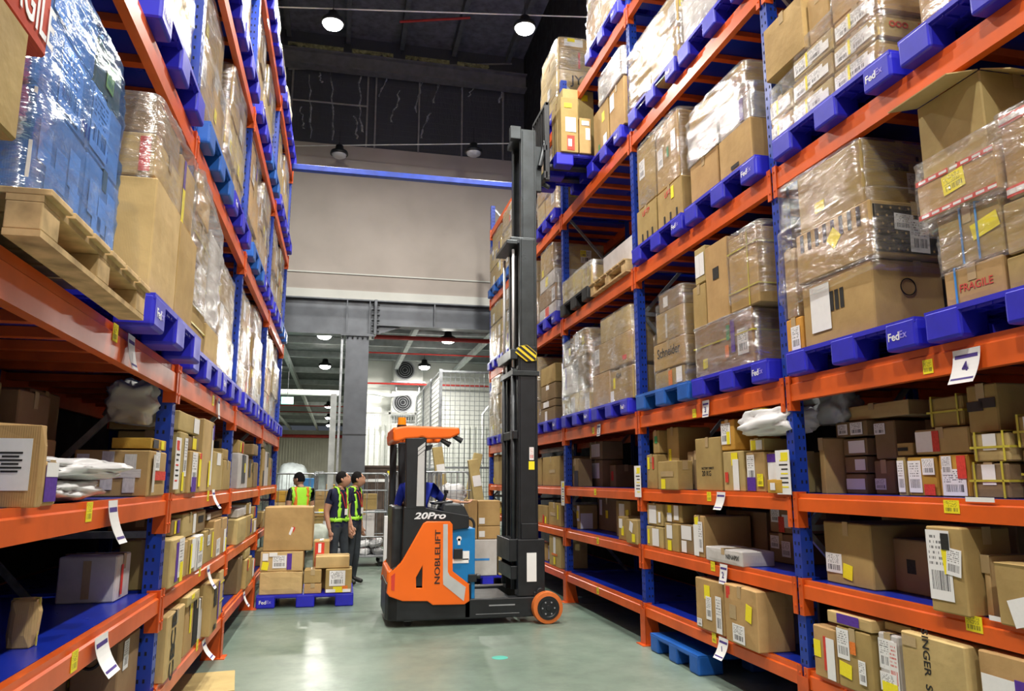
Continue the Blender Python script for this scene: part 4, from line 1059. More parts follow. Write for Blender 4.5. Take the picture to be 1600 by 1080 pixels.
load('R', 2, 3, 1, 'blue', [C(922, 905, 604, d=.7, m='carton_pale'), C(904, 890, 612, d=.7), C(889, 874, 622, d=.7, ft=[W_(.3, .4, .1, .15)]), C(922, 903, 550, d=.7, on=0, m='carton_dark', ft=[]), C(902, 874, 565, d=.7, on=1, m='carton_white', ft=[('P', 'f', .3, .6, .06, .3)]), C(918, 896, 512, d=.6, on=3, m='carton'), C(896, 880, 540, d=.6, on=4)], wrap='film_milky', wr=.03)
load('R', 3, 3, 0, 'blue', [C(867, 845, 634, d=.7, m='carton_dark', ft=[('r', 'f', .4, .4, .12, .14)]), C(867, 845, 622, d=.7, on=0, m='carton_dark', ft=[('w', 'f', .4, .5, .3, .1)]), C(867, 845, 596, d=.7, on=1, m='carton_dark', ft=[W_(.5, .8, .16, .06)]), C(867, 845, 566, d=.7, on=2, m='carton', ft=[])])
gen_load('R', 3, 3, 1, 'blue', 1.1, 'film_clear', 3)
gen_load('R', 4, 3, 0, 'blue', 1.2, 'film_milky', 5); gen_load('R', 4, 3, 1, 'blue', 1.2, 'film_milky', 6)
# second pallet level
def ex_molex(o, dm, s): face_text(o, 'molex', 'n', .45, .45, .26, dm, s, 'ink_red', bold=.03); decal(o, 'w', 'n', .92, .5, .10, .1, 0, dm, s)
def ex_molex2(o, dm, s): face_text(o, 'molex', 'n', .62, .55, .22, dm, s, 'ink_red', math.pi, bold=.03); face_text(o, 'OOO', 'n', .22, .55, .13, dm, s, 'ink_red', bold=.03)
lw = [W_(.2, .45, .2, .09), W_(.55, .5, .2, .09), ('w', 'f', .82, .4, .09, .06), ('y', 'f', .38, .5, .02, .1)]
molex = []
zrow = []
for r_ in range(4):
    for k, (a, b) in enumerate(((1374, 1304), (1302, 1240), (1238, 1194))):
        i = len(molex)
        tops = (47, 8, -32, -70)
        sp = C(a, b, u=-.03, d=.62 if k == 0 else .6, ft=lw, m=('carton', 'carton_pale')[(r_+k) % 2], h=.155)
        if k == 0 and r_ in (0, 1): sp['ex'] = (ex_molex, ex_molex2)[r_]
        if r_: sp['on'] = i-3
        if k == 2 and r_ >= 2: continue
        molex.append(sp)
molex = molex[:8]
molex += [C(1374, 1304, u=-.02, d=.6, h=.155, on=3, ft=lw), C(1257, 1181, u=-.05, d=.5, on=7, h=.42, ft=[], m='carton'), C(1373, 1300, u=-.02, d=.6, h=.30, on=8, ft=[], m='carton'),
          C(1300, 1260, u=-.02, d=.6, h=.5, on=4, m='carton', ft=[])]
load('R', 0, 4, 1, 'blue', molex, wrap='film_clear', part=[0, 1, 2, 3, 4, 5, 6, 7, 8, 10], wr=.008)
load('R', 0, 4, 0, 'blue', [C(1560, 1438, h=.55, d=.8, u=-.02, m='carton', ft=[]), C(1680, 1563, h=.6, d=.8, u=-.02, m='carton')], wrap='film_clear')
load('R', 1, 4, 0, 'blue', [
    C(1175, 1125, 180, u=-.04, d=.85, ft=[('K', 'f', .5, .15, .12, .03)], m='carton'), C(1123, 1080, 225, u=-.02, d=.8, ft=[], m='carton'),
    C(1172, 1125, 138, u=-.02, d=.8, on=0, m='carton_white', ft=[('P', 'f', .75, .5, .06, .3), ('w', 'n', .5, .5, .2, .2)]), C(1121, 1075, 165, u=-.02, d=.8, on=1, m='carton_white', ft=[('R', 'f', .8, .2, .3, .06)]),
    C(1165, 1078, 92, u=.02, d=.7, on=2, m='carton_pale', ft=[])], wrap='film_milky', part=[2, 3, 4], wr=.03)
rd = lambda o, dm, s: [face_text(o, 'UPTP', 'f', .5, .80, .18, dm, s, 'ink_red'), *[decal(o, 'K', 'f', .3+.25*k, .12, .03, .09, 0, dm, s) for k in range(3)]]
load('R', 1, 4, 1, 'blue', [
    C(1066, 1028, 272, u=-.04, d=.8, ft=[('y', 'f', .65, .75, .06, .12)], ex=rd, m='carton'), C(1026, 996, 306, u=-.04, d=.8, ft=[], ex=rd, m='carton'),
    C(1062, 1027, 168, u=-.03, d=.8, on=0, ft=[W_(.2, .5, .12, .2), W_(.8, .6, .1, .2), ('G', 'f', .55, .5, .04, .1)], m='carton'), C(1025, 997, 205, u=-.03, d=.8, on=1, ft=[W_(.3, .6, .14, .2)], m='carton')], wrap='film_clear', part=[2, 3])
def ex_vstraps(o, dm, s):
    for f in (.3, .75): strap(o, dm, 'y', f)
load('R', 2, 4, 1, 'black', [C(948, 909, 392, u=-.02, d=.85, ex=ex_vstraps, ft=[], m='carton_pale'), C(907, 868, 420, u=-.02, d=.85, ex=ex_vstraps, ft=[], m='carton_pale')], wrap='film_milky', wr=.012)
y0, y1, zt = pallet_at('R', 2, 4, 0, 'wood')
put('R', 2, 4, [dict(y0=y0+.05, y1=y0+1.0, h=.30, u=.05, d=.7, m='carton_white', ft=[], desc='low grey-white crate')], z0=zt, slot=0)
load('R', 3, 4, 0, 'blue', [C(868, 843, 468, d=.8, m='carton_white', ft=[('R', 'f', .5, .5, .2, .2)]), C(868, 843, 440, d=.8, on=0, m='carton_dark'), C(866, 844, 418, d=.8, on=1, m='carton_white', ft=[('y', 'f', .5, .5, .14, .14)]), C(864, 845, 378, d=.8, on=2, m='carton')], wrap='film_clear')
gen_load('R', 3, 4, 1, 'blue', 1.15, 'film_clear', 1); gen_load('R', 4, 4, 0, 'blue', 1.2, 'film_milky', 2); gen_load('R', 4, 4, 1, 'blue', 1.15, 'film_clear', 4)
# third and top pallet levels
load('R', 1, 5, 1, 'blue', [C(1066, 1020, 90, u=-.03, d=.8, ft=[], m='carton'), C(1018, 982, 130, u=-.03, d=.8, ft=[('R', 'f', .3, .4, .3, .1)], m='carton'), C(1064, 1018, 30, d=.8, on=0, m='carton_pale', ft=[]), C(1016, 982, 60, d=.8, on=1, m='carton', ft=[]), C(1060, 985, -20, d=.7, on=2, m='carton_pale')], wrap='film_milky', wr=.03)
load('R', 1, 5, 0, 'blue', [C(1180, 1122, u=-.02, h=.6, d=.8, m='carton'), C(1120, 1068, u=-.02, h=.5, d=.8, m='carton_white', ft=[]), C(1118, 1070, u=0, h=.45, d=.7, on=1, m='carton')], wrap='film_clear')
load('R', 2, 5, 0, 'blue', [C(982, 953, 108, u=-.03, d=.8, ft=[('w', 'f', .2, .75, .14, .2)], m='carton'), C(951, 928, 150, u=-.03, d=.8, ft=[('y', 'f', .7, .7, .09, .12), ('w', 'f', .8, .1, .12, .15), ('G', 'f', .4, .1, .04, .1)], m='carton'), C(978, 935, 62, on=0, d=.7, m='carton_white', ft=[])], wrap='film_milky', part=[2])
load('R', 2, 6, 0, 'blue', [C(978, 940, u=-.02, h=.5, d=.8, m='carton_pale'), C(938, 915, u=-.02, h=.5, d=.8, m='carton', ft=[]), C(975, 918, u=.0, h=.5, on=0, d=.8)], wrap='film_milky', wr=.03)
gen_load('R', 1, 6, 1, 'blue', .9, 'film_milky', 2)
def ex_jy(o, dm, s): face_text(o, 'JY', 'n', .35, .5, .2, dm, s); 
def ex_redtape(o, dm, s): decal(o, 'R', 'n', .4, .5, .03, dm[2]*.8, 0, dm, s)
load('R', 3, 6, 0, 'blue', [dict(y0=bay_y('R', 3)+.14, y1=bay_y('R', 3)+1.2, h=.36, u=.02, d=.85, m='carton_pale', ft=[]), dict(y0=bay_y('R', 3)+.14, y1=bay_y('R', 3)+1.2, h=.34, u=.02, d=.85, on=0, m='carton_pale', ft=[('w', 'f', .5, .5)], ex=ex_jy),
     dict(y0=bay_y('R', 3)+.15, y1=bay_y('R', 3)+1.18, h=.34, u=.03, d=.83, on=1, m='carton', ft=[], ex=ex_redtape), dict(y0=bay_y('R', 3)+.16, y1=bay_y('R', 3)+1.15, h=.2, u=.04, d=.8, on=2, m='carton', ft=[('w', 'n', .3, .6, .3, .12), ('y', 'n', .25, .9, .12, .06)])], wrap='film_clear')
gen_load('R', 3, 5, 0, 'blue', 1.1, 'film_milky', 8); gen_load('R', 4, 5, 0, 'light', 1.3, 'film_milky', 9, ny=1); gen_load('R', 4, 5, 1, 'light', 1.2, 'film_clear', 10)

# ================================================================== LEFT RACK, shelves
put('L', 0, 2, [
    C(52, 63, 662, u=-.03, d=.55, free=1, ft=[('w', 'n', .85, .52, .12, .17)], ex=lambda o, dm, s: [decal(o, 'K', 'n', .85, .66-.045*k, .07-.02*(k % 2), .006, 0, dm, s, .0066) for k in range(6)], m='carton', warp=.008, rz=.03),
    C(12, 19, 522, u=-.02, d=.5, on=0, free=1, ft=[], ex=ex_straps(('y', .3)), m='carton_pale'),
    C(63, 87, 718, u=.0, d=.25, ft=[('P', 'f', .5, .5, .2, .14), ('w', 'f', .5, .9, .2, .05)], m='carton_pale'),
    C(230, 257, 702, dl=108, u=.0, ft=[('T', 'n', .12, .5, .06, .3), ('T', 'n', .45, .6, .06, .3), ('T', 'n', .75, .5, .06, .3), ('T', 'n', .5, .5, .6, .045), ('R', 'f', .5, .45, .3, .05), ('T', 'f', .15, .5, .05, .3), ('W', 'f', .3, .85, .1, .1)], m='carton', desc='long carton crossed with white tape'),
    C(236, 260, 683, dl=172, u=.01, on=3, ft=[('y', 'f', .7, .5, .07, .1), W_(.25, .5, .12, .1)], m='carton_amber'),
    dict(y0=2.42, y1=3.02, h=.46, u=.52, d=.5, ft=[], m='carton_dark'),
    dict(y0=3.05, y1=3.55, h=.50, u=.55, d=.45, ft=[], ex=ex_text('URBAN TRVL', 'n', .45, .3, .3), m='carton'),
    dict(y0=3.58, y1=3.98, h=.34, u=.50, d=.5, ft=[('w', 'n', .8, .4, .08, .12)], m='carton_dark'),
    dict(y0=3.60, y1=3.95, h=.20, u=.55, d=.4, on=7, ft=[], m='carton'),
    dict(y0=4.02, y1=4.45, h=.30, u=.46, d=.4, ft=[('K', 'n', .3, .75, .1, .08), ('K', 'n', .7, .75, .1, .08)], m='carton'),
    dict(y0=4.48, y1=4.92, h=.58, u=.62, d=.5, ft=[], m='carton_dark'),
    dict(y0=4.02, y1=4.42, h=.22, u=.50, d=.4, on=9, ft=[], m='carton_dark'),
])
yb0 = y_at(95, -1.05, 1.51); yb1 = y_at(180, -1.05, 1.51)
bag((-1.22, (yb0+yb1)/2-.1, 1.512), .38, .72, .09, 'flat red and white mailer bag at the front edge, third shelf, nearest left bay', 5, 'poly_white', (0, 0, .1), [('sticker_red', 'red_print', -.05, -.2, .2, .1)], crumple=.2)
bag((-1.20, (yb0+yb1)/2-.02, 1.60), .40, .80, .09, 'flat white mailer bag on another bag, third shelf, nearest left bay', 6, 'poly_white', (0, 0, -.08), [('sticker_yellow', 'yellow_print', -.05, .1, .1, .1)], crumple=.2)
q = hit(238, 683, 0, -1.12); bag((-1.25, q.y+.05, 1.935), .30, .30, .26, 'crumpled white poly bag standing on amber carton beside left post', 8, 'poly_white', (0, .1, 0), crumple=.32)
put('L', 0, 1, [
    C(178, 201, 868, nb=(178, 942), dl=83, ft=[('C', 'n', .5, .5, .04, .6), ('R', 'f', .35, .45, .04, .16)], m='carton_white', desc='white ribbed carton alone on deck'),
    C(47, 59, 938, nb=(47, 1014), dl=8, ft=[], ex=ex_straps(('y', .6)), m='carton_pale', warp=.012),
    C(10, 13, 924, u=.0, d=.4, m='carton_white', ft=[]),
    C(40, 70, 842, dl=12, u=.72, m='carton_white', ft=[]), C(40, 70, 835, u=.72, d=.3, on=3, h=.12, m='carton_white', ft=[]),
    C(112, 150, 850, dl=60, u=.70, m='carton_dark', ft=[]),
    C(214, 239, 845, dl=205, u=.25, d=.4, ft=[], m='carton'), C(214, 239, 815, dl=205, u=.25, d=.4, on=6, m='carton_white', ft=[]),
    C(195, 212, 850, u=.62, d=.4, m='carton_dark'),
])
put('L', 0, 0, [C(178, 212, h=.38, dl=100, u=.08, ft=[W_(.3, .8, .1, .15)], ex=lambda o, dm, s: MB().tube([(-.1*dm[0]+.05*math.cos(t), -dm[1]/2-.006, dm[2]*.8+.05*math.sin(t)) for t in (2*math.pi*i/20 for i in range(20))], .008, 4, closed=True).build('round_print', 'ink_black', o), m='carton_dark'),
               C(213, 229, h=.40, u=.02, d=.5, ft=[('w', 'f', .4, .6, .1, .22), ('P', 'f', .4, .9, .1, .06), ('y', 'f', .4, .25, .06, .08)], m='carton'),
               C(60, 170, h=.3, u=.3, d=.5, m='carton_dark')])
put('L', 1, 2, [
    C(276, 289, 673, u=.0, ft=[W_(.7, .6, .1, .25), ('y', 'f', .5, .2, .06, .12)]), C(290, 312, 702, u=-.02, d=.3, ft=[W_(.35, .6, .18, .28), P_(.35, .15, .16, .1), ('y', 'f', .8, .65, .08, .25), ('R', 'f', .8, .93, .07, .04)]),
    C(282, 322, 676, u=.10, d=.4, dz=.36, h=.001), C(313, 330, 653, u=.0, d=.4, ft=[('w', 'f', .8, .5, .07, .5), P_(.85, .85, .06, .12), ('y', 'f', .6, .25, .06, .2)]),
    C(331, 346, 704, u=.0, ft=[('w', 'f', .5, .85, .2, .1)], m='carton_pale'), C(347, 365, 718, u=.0, ft=[], m='carton'), C(331, 352, 662, u=.42, d=.4, m='carton_dark', ft=[]),
    C(281, 311, 676, u=.02, d=.4, on=1, ft=[('y', 'f', .6, .5, .14, .12)]), C(280, 312, 640, u=.01, d=.42, on=7, ft=[('w', 'f', .8, .5, .2, .2)], m='carton_pale'),
    C(348, 362, 700, u=.03, on=5, ft=[])])
put('L', 2, 2, [C(371, 386, 707, u=.0, ft=[W_(.5, .6, .3, .3), ('y', 'f', .6, .6, .08, .1)], m='carton_white'), C(387, 394, 716, u=.0), C(396, 402, 722, u=.0), C(372, 382, 686, u=.05, on=0), C(384, 403, 688, u=-.05, d=.4, on=1, m='carton_dark', ft=[])])
put('L', 3, 2, [C(408, 412, 700, u=.02), C(413, 418, 705, u=.02, m='carton_white'), C(419, 424, 715, u=.02), C(409, 416, 680, on=0, u=.02)])
put('L', 1, 1, [
    C(264, 284, 843, u=-.03, d=.3, ft=[('P', 'f', .45, .5, .08, .34), W_(.75, .6, .16, .24), ('y', 'f', .8, .25, .09, .12)], m='carton_pale', warp=.007), C(286, 291, 845, u=.0), C(292, 303, 842, u=-.01, d=.3, ft=[('w', 'f', .6, .6, .14, .3), ('y', 'f', .2, .4, .05, .2)]), C(304, 316, 838, u=-.02, d=.3, ft=[W_(.5, .5, .2, .3), ('y', 'f', .5, .75, .1, .1)], m='carton_white'),
    C(317, 332, 830, u=.0, ft=[('y', 'f', .85, .5, .05, .2), W_(.4, .7, .12, .08)]), C(333, 353, 813, u=.0, ft=[W_(.3, .15, .2, .14), ('w', 'f', .8, .3, .12, .2), ('y', 'f', .9, .2, .05, .12)]), C(354, 362, 812, u=.0, ft=[('y', 'f', .5, .3)]),
    C(268, 283, 812, u=.02, on=0, ft=[('y', 'f', .3, .5, .05, .14), P_(.6, .5, .06, .16)]), C(285, 306, 801, u=.02, on=2, ft=[('w', 'f', .8, .5, .1, .2)]), C(307, 320, 793, u=.02, on=3, m='carton_dark', ft=[('K', 'f', .4, .6, .2, .05)]), C(322, 360, 796, u=.05, on=5, m='carton_dark', h=.06)])
put('L', 2, 1, [C(370, 384, 812, u=-.02, ft=[], m='carton_pale'), C(385, 393, 806, u=.0), C(394, 403, 812, u=.0, ft=[W_(.5, .5, .2, .2)]), C(371, 383, 796, u=.02, on=0, m='carton_white'), C(386, 392, 786, u=.02, on=1), C(394, 402, 792, u=.02, on=2)])
put('L', 3, 1, [C(410, 416, 800, u=.0), C(417, 424, 806, u=.0)])
def ex_scroll(o, dm, s):
    for v in (.72, .22): face_text(o, 'CB', 'f', .35, v, .22, dm, s, roll=math.pi/2, bold=.02)
put('L', 1, 0, [C(256, 284, 963, u=-.02, d=.42, ft=[], ex=ex_scroll, m='carton_pale', desc='carton with large curly black lettering'), C(286, 299, 946, u=.0, d=.4, ft=[('y', 'f', .6, .75, .06, .2)], m='carton'), C(284, 312, 928, u=-.03, d=.42, on=1, m='carton_pale', ft=[('y', 'f', .4, .95, .1, .03)]),
               C(300, 308, 935, u=.0, d=.25, m='carton_black', ft=[]), C(309, 314, 935, u=.0, d=.25, m='carton_white', ft=[]), C(315, 339, 923, u=-.06, d=.36, ft=[('K', 'f', .45, .78, .14, .1), ('K', 'f', .45, .63, .14, .08), ('P', 'f', .9, .7, .05, .3), ('K', 'f', .5, .12, .1, .04)], m='carton'),
               C(340, 352, 893, u=.0, ex=ex_straps(('z', .35), ('z', .75)), m='carton_pale', ft=[]), C(353, 362, 886, u=.02)])
put('L', 2, 0, [C(370, 377, 872, u=.02, m='carton_dark'), C(379, 392, 878, u=-.02, m='carton'), C(393, 400, 874, u=.0), C(380, 391, 858, u=.0, on=1)])
put('L', 3, 0, [C(412, 418, 860, u=.0), C(420, 426, 866, u=.02)])

# ================================================================== LEFT RACK, pallet levels
ya = bay_y('L', 0)
y0, y1, zt = pallet_at('L', 0, 3, 0, 'wood', u=-.15, dy=-.06)
def ex_labels(o, dm, s):
    for k, (u_, v_) in enumerate(((.2, .55), (.5, .45), (.75, .6), (.35, .2), (.8, .2))): decal(o, 'w', 'f', u_, v_, .10, .13, 0, dm, s)
yE = 3.24
blue_specs = [dict(y0=y0+.02, y1=y0+.50, h=.34, u=-.07, d=.85, ft=[], ex=ex_labels, m='carton_white'), dict(y0=y0+.51, y1=yE, h=.34, u=-.07, d=.85, ft=[], ex=ex_labels, m='carton_white'),
              dict(y0=y0+.02, y1=y0+.50, h=.28, u=-.06, d=.85, on=0, ft=[('W', 'f', .6, .5, .2, .3)], m='carton_white'), dict(y0=y0+.51, y1=yE, h=.28, u=-.06, d=.85, on=1, ft=[('W', 'f', .3, .5, .2, .32)], ex=ex_text('M1442 45', 'f', .2, .2, .3, 'ink_purple'), m='carton_white'),
              dict(y0=y0+.03, y1=y0+.55, h=.22, u=-.05, d=.8, on=2, ft=[('w', 'f', .3, .5)], m='carton_white'), dict(y0=y0+.56, y1=yE-.02, h=.20, u=-.05, d=.4, on=3, ft=[('Y', 'f', .5, .5)], m='carton')]
mm = put('L', 0, 3, blue_specs, z0=zt, slot=0, ymin=y0, ymax=y1+.05)
film_wrap([(m['x0'], m['x1'], m['y0'], m['y1'], m['z0'], m['z1']) for m in mm if 'y1' in m], 'crinkled blue stretch film round load on wooden pallet, nearest left bay', 'film_blue', seed=3, wr=.016, cap=.3)
load('L', 0, 3, 1, 'blue', pu=-.14, specs=[
    dict(y0=ya+1.42, y1=ya+1.96, h=.58, u=-.10, d=.62, ft=[], ex=lambda o, dm, s: (decal(o, 'K', 'n', .12, .62, .006, .10, 0, dm, s), decal(o, 'K', 'n', .22, .62, .006, .10, 0, dm, s), decal(o, 'K', 'n', .17, .55, .10, .006, 0, dm, s), decal(o, 'K', 'n', .145, .62, .02, .02, .78, dm, s), decal(o, 'K', 'n', .195, .62, .02, .02, .78, dm, s)), m='carton_pale'),
    dict(y0=ya+1.97, y1=ya+2.47, h=.56, u=-.10, d=.62, m='carton', ft=[]),
    dict(y0=ya+1.42, y1=ya+2.0, h=.22, u=-.08, d=.60, on=0, m='carton_pale', ft=[('R', 'n', .92, .5, .05, .3)]), dict(y0=ya+2.02, y1=ya+2.42, h=.40, u=-.07, d=.6, on=1, m='carton', ft=[('P', 'f', .2, .6, .05, .3), ('y', 'f', .2, .2, .06, .2)]),
    dict(y0=ya+1.43, y1=ya+2.0, h=.20, u=-.06, d=.55, on=2, m='carton_dark', ft=[])], wrap='film_clear', part=[2, 3, 4], wr=.02)
pb = plastic_pallet((-1.50, 1.45, LV[3]+.002), 'blue', 'blue pallet at the left edge carrying the red lettered carton', s=-1)
put('L', -1, 3, [dict(y0=1.40, y1=2.06, h=.31, u=-.16, d=.6, free=1, ft=[('y', 'f', .5, .85, .16, .12)], m='carton', desc='brown carton with yellow sticker at frame edge'),
                 dict(y0=1.50, y1=2.20, h=.3, u=-.15, d=.55, on=0, free=1, ft=[], m='carton_red', ex=ex_text('FRAGILE', 'f', .75, .3, .4, 'ink_white', h=.12), desc='red carton with white lettering at frame edge')], z0=LV[3]+.164)
zs2 = ex_straps(('z', .55))
yl = bay_y('L', 1)
load('L', 1, 3, 0, 'blue', [dict(y0=yl+.13, y1=yl+.75, h=.33, u=.0, d=.6, ex=zs2, ft=[], m='carton'), dict(y0=yl+.76, y1=yl+1.28, h=.28, u=-.02, d=.6, ft=[], m='carton_pale'),
     dict(y0=yl+.13, y1=yl+.72, h=.28, u=.0, d=.6, on=0, ex=zs2, ft=[], m='carton'), dict(y0=yl+.13, y1=yl+.74, h=.28, u=.0, d=.6, on=2, ex=zs2, ft=[], m='carton'), dict(y0=yl+.13, y1=yl+.62, h=.40, u=-.01, d=.5, on=3, ft=[], m='carton_pale'),
     dict(y0=yl+.78, y1=yl+1.25, h=.7, u=.0, d=.6, on=1, ft=[], m='carton_white')], wrap='film_milky', part=[2, 3, 4, 5], wr=.03)
gen_load('L', 1, 3, 1, 'blue', 1.0, 'film_milky', 4); gen_load('L', 2, 3, 0, 'blue', 1.1, 'film_clear', 2); gen_load('L', 2, 3, 1, 'blue', 1.25, 'film_milky', 7); gen_load('L', 3, 3, 0, 'blue', 1.15, 'film_clear', 3); gen_load('L', 3, 3, 1, 'blue', 1.3, 'film_milky', 3)
gen_load('L', 0, 4, 1, 'blue', 1.2, 'film_clear', 4, tiers=2)
gen_load('L', 1, 4, 0, 'light', 1.3, 'film_milky', 5, tiers=2, ny=1); gen_load('L', 1, 4, 1, 'blue', 1.25, 'film_milky', 6)
gen_load('L', 2, 4, 0, 'light', 1.2, 'film_clear', 5, tiers=3); gen_load('L', 2, 4, 1, 'blue', 1.25, 'film_milky', 8, tiers=4); gen_load('L', 3, 4, 0, 'blue', 1.2, 'film_milky', 6, tiers=4); gen_load('L', 3, 4, 1, 'light', 1.25, 'film_clear', 9, tiers=4)
gen_load('L', 1, 5, 0, 'blue', 1.2, 'film_milky', 15); gen_load('L', 1, 5, 1, 'blue', 1.2, 'film_clear', 16)
for b_, sl, k in ((2, 0, 'blue'), (2, 1, 'light'), (3, 0, 'blue'), (3, 1, 'blue')): gen_load('L', b_, 5, sl, k, 1.2, 'film_milky' if sl else 'film_clear', 21+b_+sl)
for b_, sl in ((2, 0), (2, 1), (3, 0), (3, 1)): gen_load('L', b_, 6, sl, 'blue', .8, 'film_milky' if sl else 'film_clear', 31+b_+sl, tiers=2)
# white bags on the right third shelf
q = hit(1196, 690, 0, 3.0)
bag((3.10, q.y, 1.92), .30, .62, .19, 'white poly bag with yellow sticker on cartons beside the post, third shelf', 12, 'poly_white', (0, 0, .1), [('sticker_yellow', 'yellow_print', -.05, .05, .14, .14)], .26)
q = hit(1282, 684, 0, 3.25)
bag((3.36, q.y, 1.98), .26, .36, .24, 'crumpled silver and red poly bag behind the post, third shelf', 13, 'poly_grey', (0, 0, .3), [('sticker_red', 'red_print', -.05, 0, .1, .05)], .22)

# tags, sheets and stickers on the racks
for px, py, lb, w_, h_, tl, cu, nm in (
    (1510, 545, 'white printed tag with number 4 hanging on the right beam', .17, .17, .10, .04, '4'),
    (1103, 626, 'white printed tag hanging below second pallet, second right bay', .12, .14, 0, .01, '3'),
    (936, 663, 'white printed tag on lowest pallet beam, third right bay', .12, .14, 0, .01, '2'),
    (1127, 769, 'white printed tag curling off the third shelf beam, second right bay', .14, .14, .2, .03, None),
    (1131, 882, 'white printed tag on the second shelf beam, second right bay', .12, .15, 0, .02, '2'),
    (1131, 997, 'curled white printed tag on the bottom shelf beam, second right bay', .15, .16, .15, .05, '1')):
    paper_tag('R', px, py, lb, w_, h_, tl, cu, nm)
for px, py, lb, w_, h_, tl, cu in (
    (176, 782, 'long white printed tag hanging off the third shelf beam, nearest left bay', .14, .19, .15, .05),
    (158, 992, 'crumpled white printed tag on the second shelf beam, nearest left bay', .19, .17, .12, .06),
    (205, 524, 'white printed tag stuck on the lowest pallet beam, nearest left bay', .12, .16, .2, .02),
    (333, 765, 'crumpled white tag on the third shelf beam, second left bay', .13, .15, .1, .06),
    (325, 884, 'white tag hanging on the second shelf beam, second left bay', .12, .18, .2, .06),
    (318, 1000, 'white tag curling off the bottom shelf beam, second left bay', .14, .15, .2, .08),
    (381, 925, 'white tag on the bottom shelf beam, third left bay', .14, .16, .2, .06),
    (342, 622, 'clear-faced white tag on the lowest pallet beam, second left bay', .10, .17, 0, .01)):
    paper_tag('L', px, py, lb, w_, h_, tl, cu)
for px, py in ((1450, 573), (1085, 646), (927, 673), (1108, 776), (930, 769), (1114, 885), (934, 845), (1116, 997), (934, 923)): beam_sticker('R', px, py, .07, .075)
for px, py, w_, h_ in ((1487, 792, .10, .065), (1522, 975, .10, .075)): beam_sticker('R', px, py, w_, h_)
for px, py in ((139, 800), (116, 1033), (325, 775), (312, 892), (308, 1008), (333, 626), (180, 520)): beam_sticker('L', px, py, .075, .08)
for px, py in ((1531, 781), (1570, 970)):
    p = hit(px, py, 0, 2.999) - RK['R'].location; link('white_label_strip', unit('paper_white'), RK['R'], p, rot=(0, 0, -math.pi/2), scl=(.17, .002, .022))
post_sheet('R', 1, z_at(773, 2.98, bay_y('R', 1)), z_at(703, 2.98, bay_y('R', 1)), 'white notice sheet hanging on the right post nearest the camera', .17, dy=.06)
post_sheet('R', 2, z_at(777, 2.98, bay_y('R', 2)), z_at(728, 2.98, bay_y('R', 2)), 'white notice sheet with yellow marks on the second right post', .17)
post_sheet('R', 3, z_at(790, 2.98, bay_y('R', 3)), z_at(752, 2.98, bay_y('R', 3)), 'white notice sheet on the right post beside the truck mast', .15)
post_sheet('L', 1, z_at(765, -.98, bay_y('L', 1)), z_at(683, -.98, bay_y('L', 1)), 'white notice sheet with red marks on the nearest left post', .15, 'sticker_red', dy=.06)

# ================================================================== reach truck
TY = 8.72                                         # plane of the side that faces the camera
def tp(px, py, y=TY): q = hit(px, py, 1, y); return (q.x, q.z)
def poly(pts, y=TY): return [tp(*p, y) for p in pts]
TR = tag(empty('reach_truck', (1.4, 9.3, 0)), 'orange and black reach truck with tall raised mast facing the right rack', 'lift truck')
TO = Vector(TR.location)
def tpart(mb, name, mat, bevel=0., smooth=False, parent=None):
    mb.v = [tuple(Vector(q)-TO) for q in mb.v]
    o = mb.build(name, mat, parent or TR, smooth, bevel); return o
YF = 9.90                                         # far side
# chassis
x0, _ = tp(604, 905); xr = 2.36
tpart(MB().prism([(x0, TY+.16), (x0+.03, TY+.06), (x0+.12, TY), (1.50, TY), (1.50, YF), (x0+.12, YF), (x0+.03, YF-.06), (x0, YF-.16)], 2, .07, .46), 'chassis', 'black_metal', .02)
for y0 in (TY, YF-.16): tpart(MB().prism([(1.42, .07), (2.30, .07), (2.38, .14), (2.38, .20), (2.30, .285), (1.42, .285)], 1, y0, y0+.16), 'straddle_leg', 'black_metal', .012)
tpart(MB().box(1.48, 2.0, TY+.17, YF-.17, .20, .255), 'leg_platform', 'dark_metal', .005)
tpart(MB().box(1.55, 2.05, TY-.001, TY+.0, .115, .12).box(1.7, 2.0, TY-.0015, TY, .20, .215), 'scuff_strip', 'grey_plastic')
cs = tpart(MB().cyl((.80, TY+.10, .05), (.80, TY+.16, .05), .05, 16), 'caster', 'rubber'); tpart(MB().box(.76, .84, TY+.06, TY+.2, .06, .1), 'caster_fork', 'galvanised', parent=None)
for y0 in (8.60, YF-.03):
    Mw = Matrix.Translation((2.36, y0, .175)) @ Matrix.Rotation(-math.pi/2, 4, 'X')
    wh = tpart(MB().lathe([(.128, 0), (.17, .004), (.175, .02), (.175, .10), (.17, .116), (.128, .12)], 36, M=Mw), 'wheel', 'tread_orange', smooth=False)
    tpart(MB().lathe([(.028, -.014), (.032, -.006), (.09, -.003), (.10, -.008), (.127, -.008), (.129, .0), (.129, .118)], 30, M=Mw), 'wheel_hub', 'black_metal', parent=wh)
    mb = MB()
    for k in range(6): a = k*math.pi/3; mb.cyl((2.36+.07*math.cos(a), y0-.012, .175+.07*math.sin(a)), (2.36+.07*math.cos(a), y0+.01, .175+.07*math.sin(a)), .009, 6)
    q = tpart(mb, 'wheel_bolts', 'grey_plastic', parent=wh); q['kind'] = 'stuff'
    for c in wh.children: pass
tpart(MB().cyl((2.30, 8.70, .33), (2.30, 8.86, .33), .055, 16).box(2.22, 2.36, 8.72, 8.86, .25, .34), 'wheel_bracket', 'black_metal', .01)
